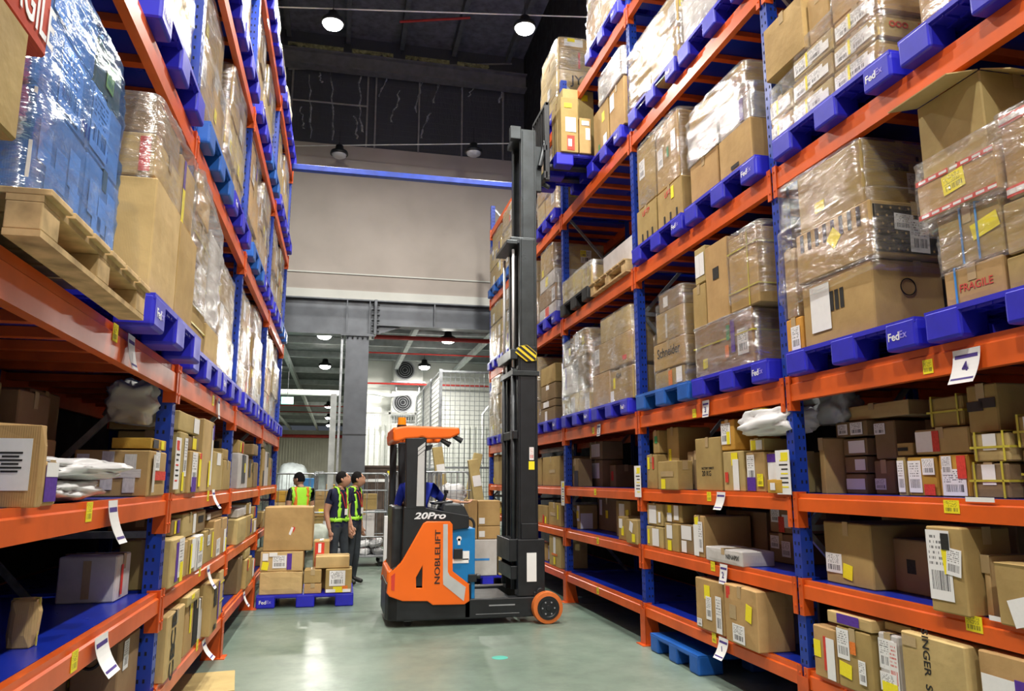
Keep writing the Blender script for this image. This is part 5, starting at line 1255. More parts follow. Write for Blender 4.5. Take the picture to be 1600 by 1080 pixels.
# orange cowl on both sides, with its opening
out = [(605, 926), (609, 897), (627, 881), (662, 819), (667, 816), (702, 816), (705.5, 820), (705.5, 893), (731, 913), (732, 938), (725, 943), (676, 944), (668, 938), (629, 938), (609, 931)]
hole = [(648.5, 920), (661, 920), (661, 879), (648.5, 902)]
def plate_with_hole(name, o_, h_, y0, y1, mat, bev):
    """plate in the x-z plane with an opening, its edges rounded"""
    cu = bpy.data.curves.new(name, 'CURVE'); cu.dimensions = '2D'; cu.fill_mode = 'BOTH'; cu.extrude = (y1-y0)/2-bev; cu.bevel_depth = bev; cu.bevel_resolution = 2
    for P in (o_, h_):
        sp = cu.splines.new('POLY'); sp.points.add(len(P)-1); sp.use_cyclic_u = True
        for q_, (x, z) in zip(sp.points, poly(P)): q_.co = (x-TO.x, z-TO.z, 0, 1)
    tmp = bpy.data.objects.new(name, cu); me = bpy.data.meshes.new_from_object(tmp); bpy.data.objects.remove(tmp)
    me.materials.clear(); me.materials.append(MATS[mat])
    return link(name, me, TR, (0, (y0+y1)/2-TO.y, 0), rot=(math.pi/2, 0, 0))
for y0, y1 in ((TY-.03, TY+.05), (YF-.05, YF+.03)): plate_with_hole('side_cowl', out, hole, y0, y1, 'truck_orange', .009)
tpart(MB().box(x0+.01, x0+.10, TY+.14, YF-.14, .46, .60), 'rear_cowl', 'truck_orange', .02)
tpart(MB().prism(poly([(646, 918), (662, 918), (662, 876), (646, 900)]), 1, TY+.05, TY+.08), 'cowl_grille', 'dark_metal')
tpart(MB().prism(poly([(611, 900), (617, 895), (616, 923), (611, 921)]), 1, TY-.034, TY-.028), 'tail_light', 'sticker_red')
st_ = [(692, 819), (699, 819), (699, 893), (702, 899), (727, 917), (724, 939), (692, 913), (691.5, 905)]
tpart(MB().prism(poly(st_), 1, TY-.0335, TY-.029), 'reflective_stripe', 'silver')
p = tp(683.5, 870); lettering('NOBLELIFT', 'ink_black', TR, Vector((p[0], TY-.0335, p[1]))-TO, '-y', w=.585, h=.062, roll=math.pi/2, bold=.012)
# black body and cabin column
body = [(631, 792), (664, 793), (693, 799), (733, 806), (733, 825), (706, 829), (706, 935), (613, 935), (613, 890), (628, 880)]
tpart(MB().prism(poly(body), 1, TY, TY+.06), 'body_panel', 'black_metal', .008)
tpart(MB().prism(poly(body), 1, YF-.06, YF), 'body_panel', 'black_metal', .008)
p = tp(671.5, 806.5); lettering('20Pro', 'ink_white', TR, Vector((p[0], TY-.002, p[1]))-TO, '-y', w=.36, h=.075, bold=.03, shear=.25)
pil = [(634, 683), (660, 683), (667, 679), (665.5, 793), (692, 800), (634, 800)]
for y0, y1 in ((TY-.004, TY+.09), (YF-.09, YF)):
    tpart(MB().prism(poly([(634, 684), (660, 684), (667, 679), (665.5, 796), (634, 796)]), 1, y0, y1), 'cabin_column', 'black_metal', .012)
for P in ([(653, 713), (663.5, 704), (662.5, 791), (650.5, 791)], [(653, 706), (664.5, 697), (664.5, 702), (653, 711.5)], [(653, 700), (664.5, 691), (664.5, 696), (653, 705)]):
    tpart(MB().prism(poly(P), 1, TY-.0085, TY-.004), 'silver_stripe', 'silver')
# console and battery
cons = [(691, 797), (695, 787), (721, 787), (727, 793), (733, 806), (733, 825), (706, 827)]
tpart(MB().prism(poly(cons), 1, TY+.02, TY+.55), 'console', 'dark_metal', .02)
tpart(MB().prism(poly([(681, 786), (712, 783), (712, 787), (681, 790)]), 1, TY+.2, TY+.6), 'control_desk', 'black_metal', .01)
tpart(MB().cyl((1.22, TY+.40, 1.34), (1.25, TY+.40, 1.44), .018, 10).cyl((1.25, TY+.40, 1.44), (1.25, TY+.40, 1.48), .028, 10), 'steering_knob', 'black_metal')
bx0, bz1 = tp(704, 825); bx1, bz0 = tp(742.5, 937)
tpart(MB().box(bx0, bx1, TY+.035, YF-.1, bz0-.02, tp(742, 826)[1]), 'battery_box', 'truck_blue', .006)
tpart(MB().cyl((tp(718, 842)[0], TY+.034, tp(718, 842)[1]), (tp(718, 842)[0], TY+.03, tp(718, 842)[1]), .028, 16).box(tp(716, 850)[0], tp(720, 850)[0], TY+.03, TY+.034, tp(718, 852)[1], tp(718, 842)[1]), 'battery_emblem', 'paper_white')
tpart(MB().box(tp(706, 870)[0], tp(733, 870)[0], TY+.029, TY+.034, tp(706, 881)[1], tp(706, 874)[1]).box(tp(723, 870)[0], tp(734, 870)[0], TY+.029, TY+.034, tp(706, 876)[1], tp(706, 862)[1]), 'battery_label', 'paper_white')
tpart(MB().box(tp(709, 870)[0], tp(723, 870)[0], TY+.0, TY+.03, tp(706, 874)[1], tp(706, 858)[1]), 'battery_plug', 'black_metal', .006)
tpart(MB().box(tp(732, 902)[0], tp(745, 902)[0], TY+.0, TY+.06, tp(732, 910)[1], tp(732, 898)[1]).cyl((tp(745, 902)[0], TY+.03, tp(745, 901)[1]), (tp(751, 902)[0], TY+.03, tp(745, 901)[1]), .03, 10), 'battery_latch', 'black_metal', .005)
c0 = tp(733, 820); tpart(MB().tube([(c0[0]+.06*math.sin(t)+.02, TY+.12, c0[1]-.02+.085*math.cos(t)) for t in (k*math.pi/8-.4 for k in range(9))], .016, 8), 'cable_loop', 'rubber', smooth=True)
# seat
tpart(MB().box(.78, .88, 8.98, 9.55, .98, 1.52), 'seat_back', 'seat_black', .03); tpart(MB().box(.84, 1.20, 8.98, 9.55, .90, 1.0), 'seat_cushion', 'seat_black', .03)
tpart(MB().box(x0+.06, .74, 9.0, 9.8, .46, 1.30), 'rear_hood', 'dark_metal', .03)
tpart(MB().box(.62, .70, YF-.14, YF-.04, .4, 2.05), 'rear_column', 'black_metal', .015)
# overhead guard
gd = [(615, 690), (614, 675), (617, 669), (624, 667), (637, 665.5), (717, 668), (719, 678), (704, 685), (668, 686), (659, 683), (653, 685), (634, 686), (622, 690)]
for y0, y1 in ((TY-.01, TY+.09), (YF-.09, YF+.01)): tpart(MB().prism(poly(gd), 1, y0, y1), 'guard_rail', 'truck_orange', .02)
gx0, gz0 = tp(614, 690); gx1, gz1 = tp(719, 667)
tpart(MB().box(gx0, gx0+.10, TY+.09, YF-.09, gz0+.01, gz1-.01), 'guard_rail', 'truck_orange', .02); tpart(MB().box(gx1-.08, gx1, TY+.09, YF-.09, gz1-.10, gz1-.01), 'guard_rail', 'truck_orange', .02)
for k in range(4): tpart(MB().box(gx0+.18+k*.13, gx0+.22+k*.13, TY+.09, YF-.09, gz1-.07, gz1-.02), 'guard_bar', 'black_metal')
bx_, bz_ = tp(629, 666)
bc = tpart(MB().cyl((bx_, TY+.1, bz_-.01), (bx_, TY+.1, bz_+.02), .055, 16), 'beacon', 'black_metal'); tpart(MB().cyl((bx_, TY+.1, bz_+.02), (bx_, TY+.1, bz_+.105), .050, 16, .046), 'beacon_dome', 'amber', parent=bc)
for px, py in ((695, 690), (714, 684)):
    a = tp(px-5, py-3); b = tp(px+9, py+5); tpart(MB().cyl((a[0], TY+.06, a[1]), (b[0], TY+.06, b[1]), .022, 10, .034), 'work_light', 'black_metal'); tpart(MB().cyl((b[0], TY+.06, b[1]), (b[0]+.004, TY+.06, b[1]-.003), .030, 10), 'light_lens', 'paper_white')
tpart(MB().prism(poly([(667, 696), (677, 694), (675, 702), (667, 705)]), 1, TY+.03, TY+.09), 'mirror', 'black_metal', .006)
# mast: outer, middle and inner rails (channels open towards each other)
MX0, MX1, MY0, MY1 = 2.06, 2.30, 8.80, 9.52
def channel(mb, xa, xb, y, s, w, z0, z1, t=.022):
    ya, yb = sorted((y, y+s*w)); mb.box(xa, xa+t, ya, yb, z0, z1); mb.box(xb-t, xb, ya, yb, z0, z1)
    wa, wb = sorted((y, y+s*t)); mb.box(xa+t, xb-t, wa, wb, z0, z1); return mb
for sg, y in ((1, MY0), (-1, MY1)):
    tpart(channel(MB(), MX0, MX1, y, sg, .10, .30, 3.20), 'outer_mast_rail', 'black_metal', .006)
    tpart(channel(MB(), MX0+.03, MX1+.0, y+sg*.045, sg, .09, .9, 4.58), 'middle_mast_rail', 'mast_metal', .005)
    tpart(channel(MB(), MX0+.06, MX1+.02, y+sg*.085, sg, .09, 2.2, 6.06), 'inner_mast_rail', 'mast_metal', .005)
    tpart(MB().cyl((MX0-.04, y+sg*.10, .35), (MX0-.04, y+sg*.10, 2.95), .028, 12), 'lift_cylinder', 'dark_metal', smooth=True)
    tpart(MB().cyl((MX0-.04, y+sg*.10, 2.95), (MX0-.04, y+sg*.10, 4.45), .017, 12), 'lift_rod', 'silver', smooth=True)
tpart(MB().cyl((MX0+.16, (MY0+MY1)/2, .9), (MX0+.16, (MY0+MY1)/2, 4.2), .035, 12), 'free_lift_cylinder', 'black_metal', smooth=True)
for k, y in enumerate((MY0+.20, MY0+.24, MY1-.24)): tpart(MB().tube([(MX0+.02, y, .6), (MX0+.01, y, 2.4), (MX0+.02, y, 4.4)], .012, 6), 'hydraulic_hose', 'rubber')
for k, y in enumerate((MY0+.30, MY1-.30)): tpart(MB().box(MX0+.12, MX0+.15, y-.012, y+.012, 2.2, 5.9), 'lift_chain', 'dark_metal')
for z0, z1, d_ in ((.42, .62, .03), (.62, .92, .05), (2.03, 2.18, .0)): tpart(MB().box(MX0-.06-d_, MX0-.005, MY0, MY1, z0+.05, z1), 'mast_cross_plate', 'black_metal', .008)
tpart(MB().box(MX0-.07, MX0-.01, MY0-.01, MY1+.01, 2.85, 2.92).box(MX0-.07, MX1+.02, MY0-.02, MY0-.002, 2.84, 2.90), 'mast_cross_tie', 'mast_metal', .006)
tpart(MB().box(MX0-.10, MX0-.01, MY0-.02, MY1+.02, 3.04, 3.16), 'mast_head_tie', 'mast_metal', .006)
tpart(MB().box(MX0-.08, MX1, MY0+.05, MY1-.05, 4.52, 4.60).box(MX0-.14, MX0-.0, MY0+.02, MY1-.02, 4.50, 4.55), 'middle_head_tie', 'mast_metal', .006)
tpart(MB().box(MX0-.0, MX1+.02, MY0+.09, MY1-.09, 6.0, 6.08).box(MX0-.08, MX0+.06, MY0+.06, MY0+.16, 5.92, 6.10), 'inner_head_tie', 'mast_metal', .01)
# base housing of the mast
tpart(MB().box(MX0-.02, MX1+.06, MY0-.06, MY0+.12, .29, .92), 'mast_foot', 'black_metal', .008); tpart(MB().box(MX0-.02, MX1+.06, MY1-.12, MY1+.06, .29, .92), 'mast_foot', 'black_metal', .008)
tpart(MB().box(MX0+.03, MX1-.02, MY0-.03, MY0+.0, .92, 1.10), 'mast_foot_cover', 'black_metal', .006)
tpart(MB().box(*sorted((tp(823, 870, MY0-.06)[0], tp(838, 870, MY0-.06)[0])), MY0-.065, MY0-.0605, *sorted((tp(830, 909, MY0-.06)[1], tp(830, 864, MY0-.06)[1]))), 'white_plate', 'paper_white')
def pl2(pts, y): return [tp(*p, y) for p in pts]
tpart(MB().prism(pl2([(827, 699), (834, 699), (834, 719), (827, 719)], MY0), 1, MY0-.004, MY0-.0005), 'warning_sticker', 'label_red')
tpart(MB().prism(pl2([(826, 721), (835, 721), (835, 734), (826, 734)], MY0), 1, MY0-.004, MY0-.0005), 'yellow_mast_sticker', 'sticker_yellow')
# hazard plate at the top of the outer mast
hx = [(806, 549), (811, 541), (823, 539.5), (838, 552), (837, 564), (822, 565), (804.5, 551)]
hp = tpart(MB().prism(pl2(hx, MY0-.01), 1, MY0-.03, MY0-.01), 'hazard_plate', 'hazard_yellow')
def clip(P, a, b, c):                              # keep a*x+b*y <= c
    out_ = []
    for p0, p1 in zip(P, P[1:]+P[:1]):
        d0, d1 = a*p0[0]+b*p0[1]-c, a*p1[0]+b*p1[1]-c
        if d0 <= 0: out_.append(p0)
        if d0*d1 < 0: f = d0/(d0-d1); out_.append((p0[0]+(p1[0]-p0[0])*f, p0[1]+(p1[1]-p0[1])*f))
    return out_
HX = [(806, 549), (811, 541), (823, 539.5), (838, 552), (837, 564), (822, 565)]
for k in range(4):                                # diagonal black bars
    P = clip(clip(HX, -.64, .77, (-.64*822+.77*552)-11+k*7.4+3.6), .64, -.77, -((-.64*822+.77*552)-11+k*7.4))
    if len(P) > 2: tpart(MB().prism(pl2(P, MY0-.03), 1, MY0-.0325, MY0-.03), 'black_stripe', 'ink_black', parent=hp)
# carriage, load backrest and forks
CX0 = 2.36; cy0, cy1 = 8.86, 9.56
tpart(MB().box(MX1+.02, CX0+.06, cy0+.12, cy0+.18, 5.28, 5.9).box(MX1+.02, CX0+.06, cy1-.18, cy1-.12, 5.28, 5.9), 'carriage_arm', 'mast_metal', .008)
tpart(MB().box(CX0+.06, CX0+.11, cy0, cy1, 5.42, 5.52), 'carriage_bar', 'black_metal', .006); tpart(MB().box(CX0+.06, CX0+.11, cy0, cy1, 5.80, 5.88), 'carriage_bar', 'black_metal', .006)
for y in (cy0, cy1-.05): tpart(MB().box(CX0+.08, CX0+.14, y, y+.05, 5.40, 6.48), 'backrest_post', 'black_metal', .008)
tpart(MB().box(CX0+.08, CX0+.13, cy0, cy1, 6.43, 6.48), 'backrest_bar', 'black_metal', .006)
for k in range(5): tpart(MB().box(CX0+.09, CX0+.12, cy0+.12+k*.11, cy0+.14+k*.11, 5.88, 6.44), 'backrest_bar', 'black_metal')
tpart(MB().cyl((CX0+.02, cy0+.06, 5.6), (CX0+.10, cy0+.06, 5.95), .03, 10).cyl((CX0-.02, cy0+.25, 5.5), (CX0+.2, cy0+.25, 5.4), .03, 10), 'tilt_cylinder', 'dark_metal')
FZ = 5.60
for y in (cy0+.10, cy1-.22):
    tpart(MB().prism([(CX0+.11, FZ-.12), (CX0+.15, FZ-.12), (CX0+.17, FZ+.025), (CX0+1.2, FZ+.045), (CX0+1.2, FZ+.060), (CX0+.155, FZ+.066), (CX0+.15, FZ+.32), (CX0+.11, FZ+.32)], 1, y, y+.12), 'fork', 'dark_metal', .005)
# raised pallet and its load
plastic_pallet((3.16, 9.25, FZ-.02+.0), 'blue', 'blue plastic pallet raised on the truck forks beside the right rack', rz=math.pi/2, letters=False)
LP = FZ+.145
def near_carton(px0, px1, pyt, pyb, y, d, label, mat='carton', z0=None, ft=None, ex=None, h=None, warp=None, rz=0., top=True, group=None):
    """carton whose near face (towards the camera) is measured in the plane y"""
    a = hit(px0, pyb, 1, y); b = hit(px1, pyb, 1, y); z = a.z if z0 is None else z0
    hh = (hit((px0+px1)/2, pyt, 1, y).z - z) if h is None else h
    xa, xb = sorted((a.x, b.x))
    o, i = make_carton(1, xa, xb, y, y+d, z, hh, mat, rz, ft if ft is not None else [], extra=ex, warp=warp, top=top)
    tag(o, label, 'carton', group); return o, i
near_carton(877, 905, 152, 250, 8.72, .45, 'tall carton with red label on the raised pallet', 'carton', LP, [('R', 'n', .55, .17, .10, .2), ('w', 'n', .5, .17, .05, .1), ('w', 'n', .55, .5, .14, .2), ('y', 'n', .4, .85, .1, .06)])
near_carton(906, 925, 184, 250, 8.72, .40, 'narrow carton beside the tall one on the raised pallet', 'carton', LP, [('w', 'n', .7, .55, .06, .16), ('w', 'n', .5, .85, .1, .06)])
near_carton(880, 930, 140, 250, 9.2, .5, 'wide carton at the back of the raised pallet', 'carton_pale', LP, [('y', 'n', .7, .9)])


# ================================================================== people
def lerp(a, b, t): return a+(b-a)*t
def person(label, loc, rz, J, shirt, legs='trousers', tilt=0., look=0., vest=None, sleeve=.55, hide_legs=False, hair='hair', holds=None):
    base = dict(pelvis=(0, 0, .93), spine=(0, 0, 1.12), chest=(.01, 0, 1.33), neck=(.0, 0, 1.475), skull=(.012, 0, 1.54))
    for s, n in ((1, 'l'), (-1, 'r')):
        base.update({n+'hip': (0, s*.09, .88), n+'knee': (.01, s*.10, .49), n+'ank': (-.03, s*.10, .085), n+'toe': (.13, s*.115, .035),
                     n+'sho': (-.01, s*.175, 1.405), n+'elb': (-.03, s*.215, 1.12), n+'wri': (.02, s*.215, .87)})
    base.update(J); P = {k: Vector(v) for k, v in base.items()}
    bones = [('pelvis', 'spine'), ('spine', 'chest'), ('chest', 'neck'), ('neck', 'skull')]
    for n in 'lr': bones += [('pelvis', n+'hip'), (n+'hip', n+'knee'), (n+'knee', n+'ank'), (n+'ank', n+'toe'), ('chest', n+'sho'), (n+'sho', n+'elb'), (n+'elb', n+'wri')]
    rad = dict(pelvis=(.115, .15), spine=(.105, .135), chest=(.12, .155), neck=(.055, .055), skull=(.052, .052))
    for n in 'lr': rad.update({n+'hip': (.088, .088), n+'knee': (.060, .060), n+'ank': (.042, .042), n+'toe': (.034, .042), n+'sho': (.072, .072), n+'elb': (.045, .045), n+'wri': (.028, .028)})
    names = list(P); me = bpy.data.meshes.new('tmp')
    verts = [P[k] for k in names]; edges = [(names.index(a), names.index(b)) for a, b in bones]
    me.from_pydata(verts, edges, [])
    ob = bpy.data.objects.new('tmp', me); COL.objects.link(ob)
    sk = ob.modifiers.new('skin', 'SKIN'); sk.use_smooth_shade = True
    for i, k in enumerate(names):
        d = me.skin_vertices[0].data[i]; d.radius = rad[k]; d.use_root = (k == 'pelvis')
    sub = ob.modifiers.new('sub', 'SUBSURF'); sub.levels = 3; sub.render_levels = 3
    dg = bpy.context.evaluated_depsgraph_get(); ev = bpy.data.meshes.new_from_object(ob.evaluated_get(dg))
    bpy.data.objects.remove(ob)
    V = [v.co.copy() for v in ev.vertices]; F = [tuple(p.vertices) for p in ev.polygons]
    def region(c):
        best = None
        for a, b in bones:
            A, B = P[a], P[b]; d = B-A; t = max(0, min(1, (c-A).dot(d)/max(1e-9, d.length_squared)))
            r = lerp(max(rad[a]), max(rad[b]), t); dist = (c-(A+d*t)).length/r
            if best is None or dist < best[0]: best = (dist, a, b, t)
        _, a, b, t = best
        if b == 'skull' or (b == 'neck' and t > .8): return 0
        if b.endswith('elb'): return 1 if t < sleeve else 0
        if b.endswith('wri'): return 0
        if b.endswith('toe') or (b.endswith('ank') and t > .93): return 3
        if b.endswith('knee') or b.endswith('ank') or b.endswith('hip'): return 2
        if a == 'pelvis' and c.z < P['pelvis'].z-.02: return 2
        return 1
    MI = [region(sum((V[i] for i in f), Vector())/len(f)) for f in F]
    mb = MB(); mb.v = [tuple(v) for v in V]; mb.f = list(F); mb.m = list(MI)
    # head: a shaped ovoid with brow, nose, chin and ears, turned by tilt (up) and look (side)
    hc = P['skull']+Vector((.025*math.cos(look)+.01, .025*math.sin(look), .065))
    HM = Matrix.Translation(hc) @ Matrix.Rotation(look, 4, 'Z') @ Matrix.Rotation(-tilt, 4, 'Y')
    n, m = 24, 18; hv, hf = [], []
    def head_r(th, ph):
        x, y, z = math.cos(ph)*math.cos(th), math.cos(ph)*math.sin(th), math.sin(ph)
        rx, ry, rz_ = .098, .076, .118
        p = Vector((x*rx, y*ry, z*rz_))
        g = lambda a, b, s: math.exp(-((th if abs(th) < math.pi else 0)-a)**2/s**2-(ph-b)**2/s**2)
        front = max(0, x)
        if z < -.2: p.y *= 1-.28*min(1, (-z-.2)); p.x += .012*front*min(1, (-z-.2)*2)   # jaw
        p.x += .022*g(0, -.12, .17) + .010*g(0, -.62, .2) + .006*math.exp(-(ph-.18)**2/.02)*front + .008*g(0, -.9, .25)
        for s in (1, -1): p.x -= .010*math.exp(-((th-s*.42)**2)/.03-(ph-.02)**2/.012)
        return p
    for j in range(m+1):
        ph = -math.pi/2+math.pi*j/m
        for i in range(n):
            th = 2*math.pi*i/n; th = th-2*math.pi if th > math.pi else th
            hv.append(head_r(th, ph))
    for j in range(m): hf += [(j*n+i, j*n+(i+1) % n, (j+1)*n+(i+1) % n, (j+1)*n+i) for i in range(n)]
    mb.add(hv, hf, 0, HM)
    for s in (1, -1):
        ear, ef = [], []
        for k in range(8):
            a = 2*math.pi*k/8
            for e in (0, .014): ear.append((-.008+.017*math.cos(a), s*(.072+e), -.005+.030*math.sin(a)))
        ef = [(2*k, 2*((k+1) % 8), 2*((k+1) % 8)+1, 2*k+1) for k in range(8)] + [tuple(2*k+1 for k in range(8))]
        mb.add(ear, ef, 0, HM)
    # hands: palm and five fingers, slightly curled
    for s, nme in ((1, 'l'), (-1, 'r')):
        w_, e_ = P[nme+'wri'], P[nme+'elb']; d = (w_-e_).normalized(); side = Vector((1, 0, 0)) - d*d.x
        if side.length < .3: side = Vector((0, 0, 1)) - d*d.z
        side.normalize(); nr = d.cross(side)*(1 if s > 0 else -1)
        pts = [w_-d*.02, w_+d*.03, w_+d*.07, w_+d*.095]; wd = (.022, .030, .038, .034); th = (.018, .016, .015, .012); ring = []
        for p, a, b in zip(pts, wd, th): ring += [p+side*a*math.cos(t)+nr*b*math.sin(t) for t in (2*math.pi*k/10 for k in range(10))]
        mb.add(ring, [(j*10+i, j*10+(i+1) % 10, (j+1)*10+(i+1) % 10, (j+1)*10+i) for j in range(3) for i in range(10)]+[tuple(range(30, 40))], 0)
        for k in range(4):
            b0 = pts[3]+side*(.027-.018*k)-d*.01; L = (.065, .075, .070, .055)[k]; cur = -nr
            mb.tube([b0, b0+d*L*.45+cur*.006, b0+d*L*.8+cur*.020, b0+d*L*.95+cur*.038], .0085, 6, mi=0)
        b0 = w_+d*.035+side*.024; mb.tube([b0, b0+d*.025+side*.022, b0+d*.055+side*.026-nr*.012], .010, 6, mi=0)
    root = mb.build('person', ['skin', shirt, legs, 'shoe'], None, True, loc=loc); root.rotation_euler = (0, 0, rz)
    # hair cap
    cap, cf = [], []
    m2 = 9
    for j in range(m2+1):
        ph = math.pi/2-(math.pi/2+.30)*j/m2
        for i in range(n):
            th = 2*math.pi*i/n; th = th-2*math.pi if th > math.pi else th
            lim = .62 if abs(th) < .75 else (.15 if abs(th) < 1.35 else -.45)
            p2 = max(ph, lim); cap.append(head_r(th, p2)*(1.085+.03*noise.noise(Vector((th*3, p2*4, loc[0]))))+Vector((-.003, 0, .004)))
    for j in range(m2): cf += [(j*n+i, (j+1)*n+i, (j+1)*n+(i+1) % n, j*n+(i+1) % n) for i in range(n)]
    hm = MB().add(cap, cf, 0, HM); hm.build('hair', hair, root, True)
    for s in (1, -1):
        MB().lathe([(0, -.006), (.010, -.004), (.011, 0), (.010, .004), (0, .006)], 8, M=HM @ Matrix.Translation((.082, s*.030, .006))).build('eye', 'hair', root, True)
        MB().box(-.004, .006, -.016, .016, -.003, .003, M=HM @ Matrix.Translation((.090, s*.030, .028))).build('eyebrow', 'hair', root)
    MB().box(-.003, .004, -.020, .020, -.003, .003, M=HM @ Matrix.Translation((.093, 0, -.065))).build('mouth', 'ink_red', root)
    # hi-vis vest: shells lifted off the torso
    if vest:
        nrm = [Vector((0, 0, 0)) for _ in V]
        for f in F:
            a, b, c = V[f[0]], V[f[1]], V[f[2]]; nn = (b-a).cross(c-a)
            for i in f: nrm[i] += nn
        def shell(test, mat, off, name):
            idx = {}; vv, ff = [], []
            for f, mi in zip(F, MI):
                if mi != 1: continue
                c = sum((V[i] for i in f), Vector())/len(f)
                if abs(c.y) > .19 and c.z < 1.36: continue
                if not test(c): continue
                for i in f:
                    if i not in idx: idx[i] = len(vv); vv.append(V[i]+nrm[i].normalized()*off)
                ff.append(tuple(idx[i] for i in f))
            if ff:
                o = MB().add(vv, ff).build(name, mat, root, True); sd = o.modifiers.new('solid', 'SOLIDIFY'); sd.thickness = .006
        if vest == 'straps':
            shell(lambda c: .985 < c.z < 1.035, 'vest_green', .014, 'vest_belt')
            shell(lambda c: c.z >= 1.04 and .065 < abs(c.y) < .105 and c.x > -.02, 'vest_green', .014, 'vest_strap')
            shell(lambda c: c.z >= 1.03 and c.x < -.06 and abs(c.y) < .12, 'vest_orange', .013, 'vest_back')
            shell(lambda c: c.z >= 1.04 and c.x < -.02 and .03 < abs(c.y) < .07, 'vest_green', .017, 'vest_back_stripe')
            for s in (1, -1): MB().tube([(.0, s*.05, 1.48), (.09, s*.045, 1.38), (.135, s*.012, 1.18)], .008, 6).build('lanyard', 'lanyard_red', root)
            MB().box(.135, .142, -.03, .03, 1.08, 1.17).build('badge', 'paper_white', root)
        else:
            shell(lambda c: .95 < c.z < 1.47 and abs(c.y) < .17, 'vest_green', .013, 'vest')
            shell(lambda c: .95 < c.z < 1.47 and .085 < abs(c.y) < .125, 'vest_orange', .018, 'vest_stripe')
    return tag(root, label, 'person')
# standing pair at the floor pallet, looking up at the mast
m1 = hit(522, 922, 2, 0)
person('person in navy polo and hi-vis vest standing, head raised towards the mast', (m1.x+.03, 12.0, 0), R(-42), dict(rwri=(.03, -.225, .86), relb=(-.05, -.23, 1.12), lknee=(.05, .1, .49), lank=(.06, .1, .085), ltoe=(.22, .11, .035)), 'shirt_navy', tilt=.42, look=.62, vest='straps')
m2_ = hit(552, 918, 2, 0)
person('person in dark shirt standing half hidden beside the navy polo, looking up', (m2_.x-.02, 12.45, 0), R(-30), dict(rwri=(.10, -.25, .90), relb=(.0, -.235, 1.13)), 'shirt_navy', tilt=.30, look=.4, vest='straps')
m3 = hit(467, 900, 2, 0)
person('person in green hi-vis vest seen from behind beyond the stacked cartons', (hit(468, 790, 1, 13.8).x, 13.8, 0), R(115), dict(rwri=(.22, -.20, 1.05), relb=(.02, -.24, 1.12)), 'poly_black', look=.65, vest='full')
# the driver, seated
sz = .05
person('person in blue shirt seated in the reach truck, arm on the console', (.92, 9.28, .0), R(78), {
    'pelvis': (-.02, 0, 1.08), 'spine': (-.04, 0, 1.22), 'chest': (-.02, 0, 1.42), 'neck': (.0, 0, 1.57), 'skull': (.015, 0, 1.63),
    'lhip': (.05, .10, 1.06), 'rhip': (.05, -.10, 1.06), 'lknee': (.38, .12, 1.0), 'rknee': (.36, -.12, .98), 'lank': (.36, .12, .62), 'rank': (.34, -.12, .60), 'ltoe': (.50, .12, .57), 'rtoe': (.48, -.12, .55),
    'lsho': (-.02, .175, 1.50), 'rsho': (-.02, -.175, 1.50), 'lelb': (.02, .24, 1.26), 'lwri': (.24, .20, 1.30), 'relb': (.06, -.33, 1.34), 'rwri': (.16, -.52, 1.33)}, 'shirt_blue', tilt=.5, sleeve=.8)

# ================================================================== things on the floor and behind the truck
FLG = 'cartons on the floor pallets'
fpx = (hit(400, 950, 2, 0).x+hit(552, 948, 2, 0).x)/2
FP = plastic_pallet((fpx, 10.88, 0), 'blue', 'blue plastic pallet on the floor left of the truck, cartons on it', rz=math.pi/2, letters=False)
lettering('Fed', 'ink_white', FP, (-.5035, .475+.045, .075), '-x', w=.085, bold=.02); lettering('Ex', 'letter_violet', FP, (-.5035, .475-.03, .079), '-x', w=.055, bold=.015)
T0 = .162
yN = 10.42
_, i1 = near_carton(403, 471, 894, 932, yN, .5, 'kraft wrapped bulging parcel at left of the floor pallet, lowest', 'carton_pale', T0, warp=.012, group=FLG, top=False)
_, i2 = near_carton(405, 473, 862, 894, yN+.02, .5, 'carton with purple label on the kraft parcel, floor pallet', 'carton_pale', i1['z1']+.004, [('W', 'n', .45, .5, .17, .16), ('P', 'n', .68, .5, .06, .2), ('y', 'n', .12, .3, .08, .10, .15), ('w', 'n', .12, .75, .07, .09), ('w', 'n', .3, .88, .1, .05)], group=FLG)
_, i3 = near_carton(410, 487, 792, 861, yN+.06, .6, 'big plain carton with red sticker on top of the floor pallet', 'carton', i2['z1']+.004, [('R', 'n', .56, .45, .07, .12, .35)], ex=lambda o, dm, s: decal(o, 'w', 'n', .56, .45, .03, .1, .35, dm, s, .0062), warp=.006, group=FLG)
_, i4 = near_carton(474, 502, 912, 928, yN, .3, 'small carton at the front of the floor pallet, under another', 'carton', T0, group=FLG)
_, i5 = near_carton(474, 502, 890, 911, yN, .3, 'small carton stacked on a small carton, floor pallet front', 'carton', i4['z1']+.003, group=FLG)
_, i6 = near_carton(507, 549, 889, 928, yN-.02, .35, 'carton with large white label at right of the floor pallet', 'carton', T0, [('W', 'n', .45, .62, .2, .19), ('y', 'n', .5, .12, .13, .07), ('w', 'n', .2, .1, .12, .04), ('O', 'n', .75, .22, .07, .05), ('w', 'n', .85, .1, .1, .04)], group=FLG)
near_carton(492, 546, 869, 889, yN+.04, .4, 'long flat carton lying on the white labelled one, floor pallet', 'carton_pale', i6['z1']+.004, group=FLG)
near_carton(486, 512, 845, 929, yN+.42, .4, 'red and white taped carton behind the flat one, floor pallet', 'carton', T0, [('R', 'n', .4, .8, .12, .34), ('w', 'n', .4, .85, .04, .12), ('w', 'n', .4, .65, .04, .05)], group=FLG)
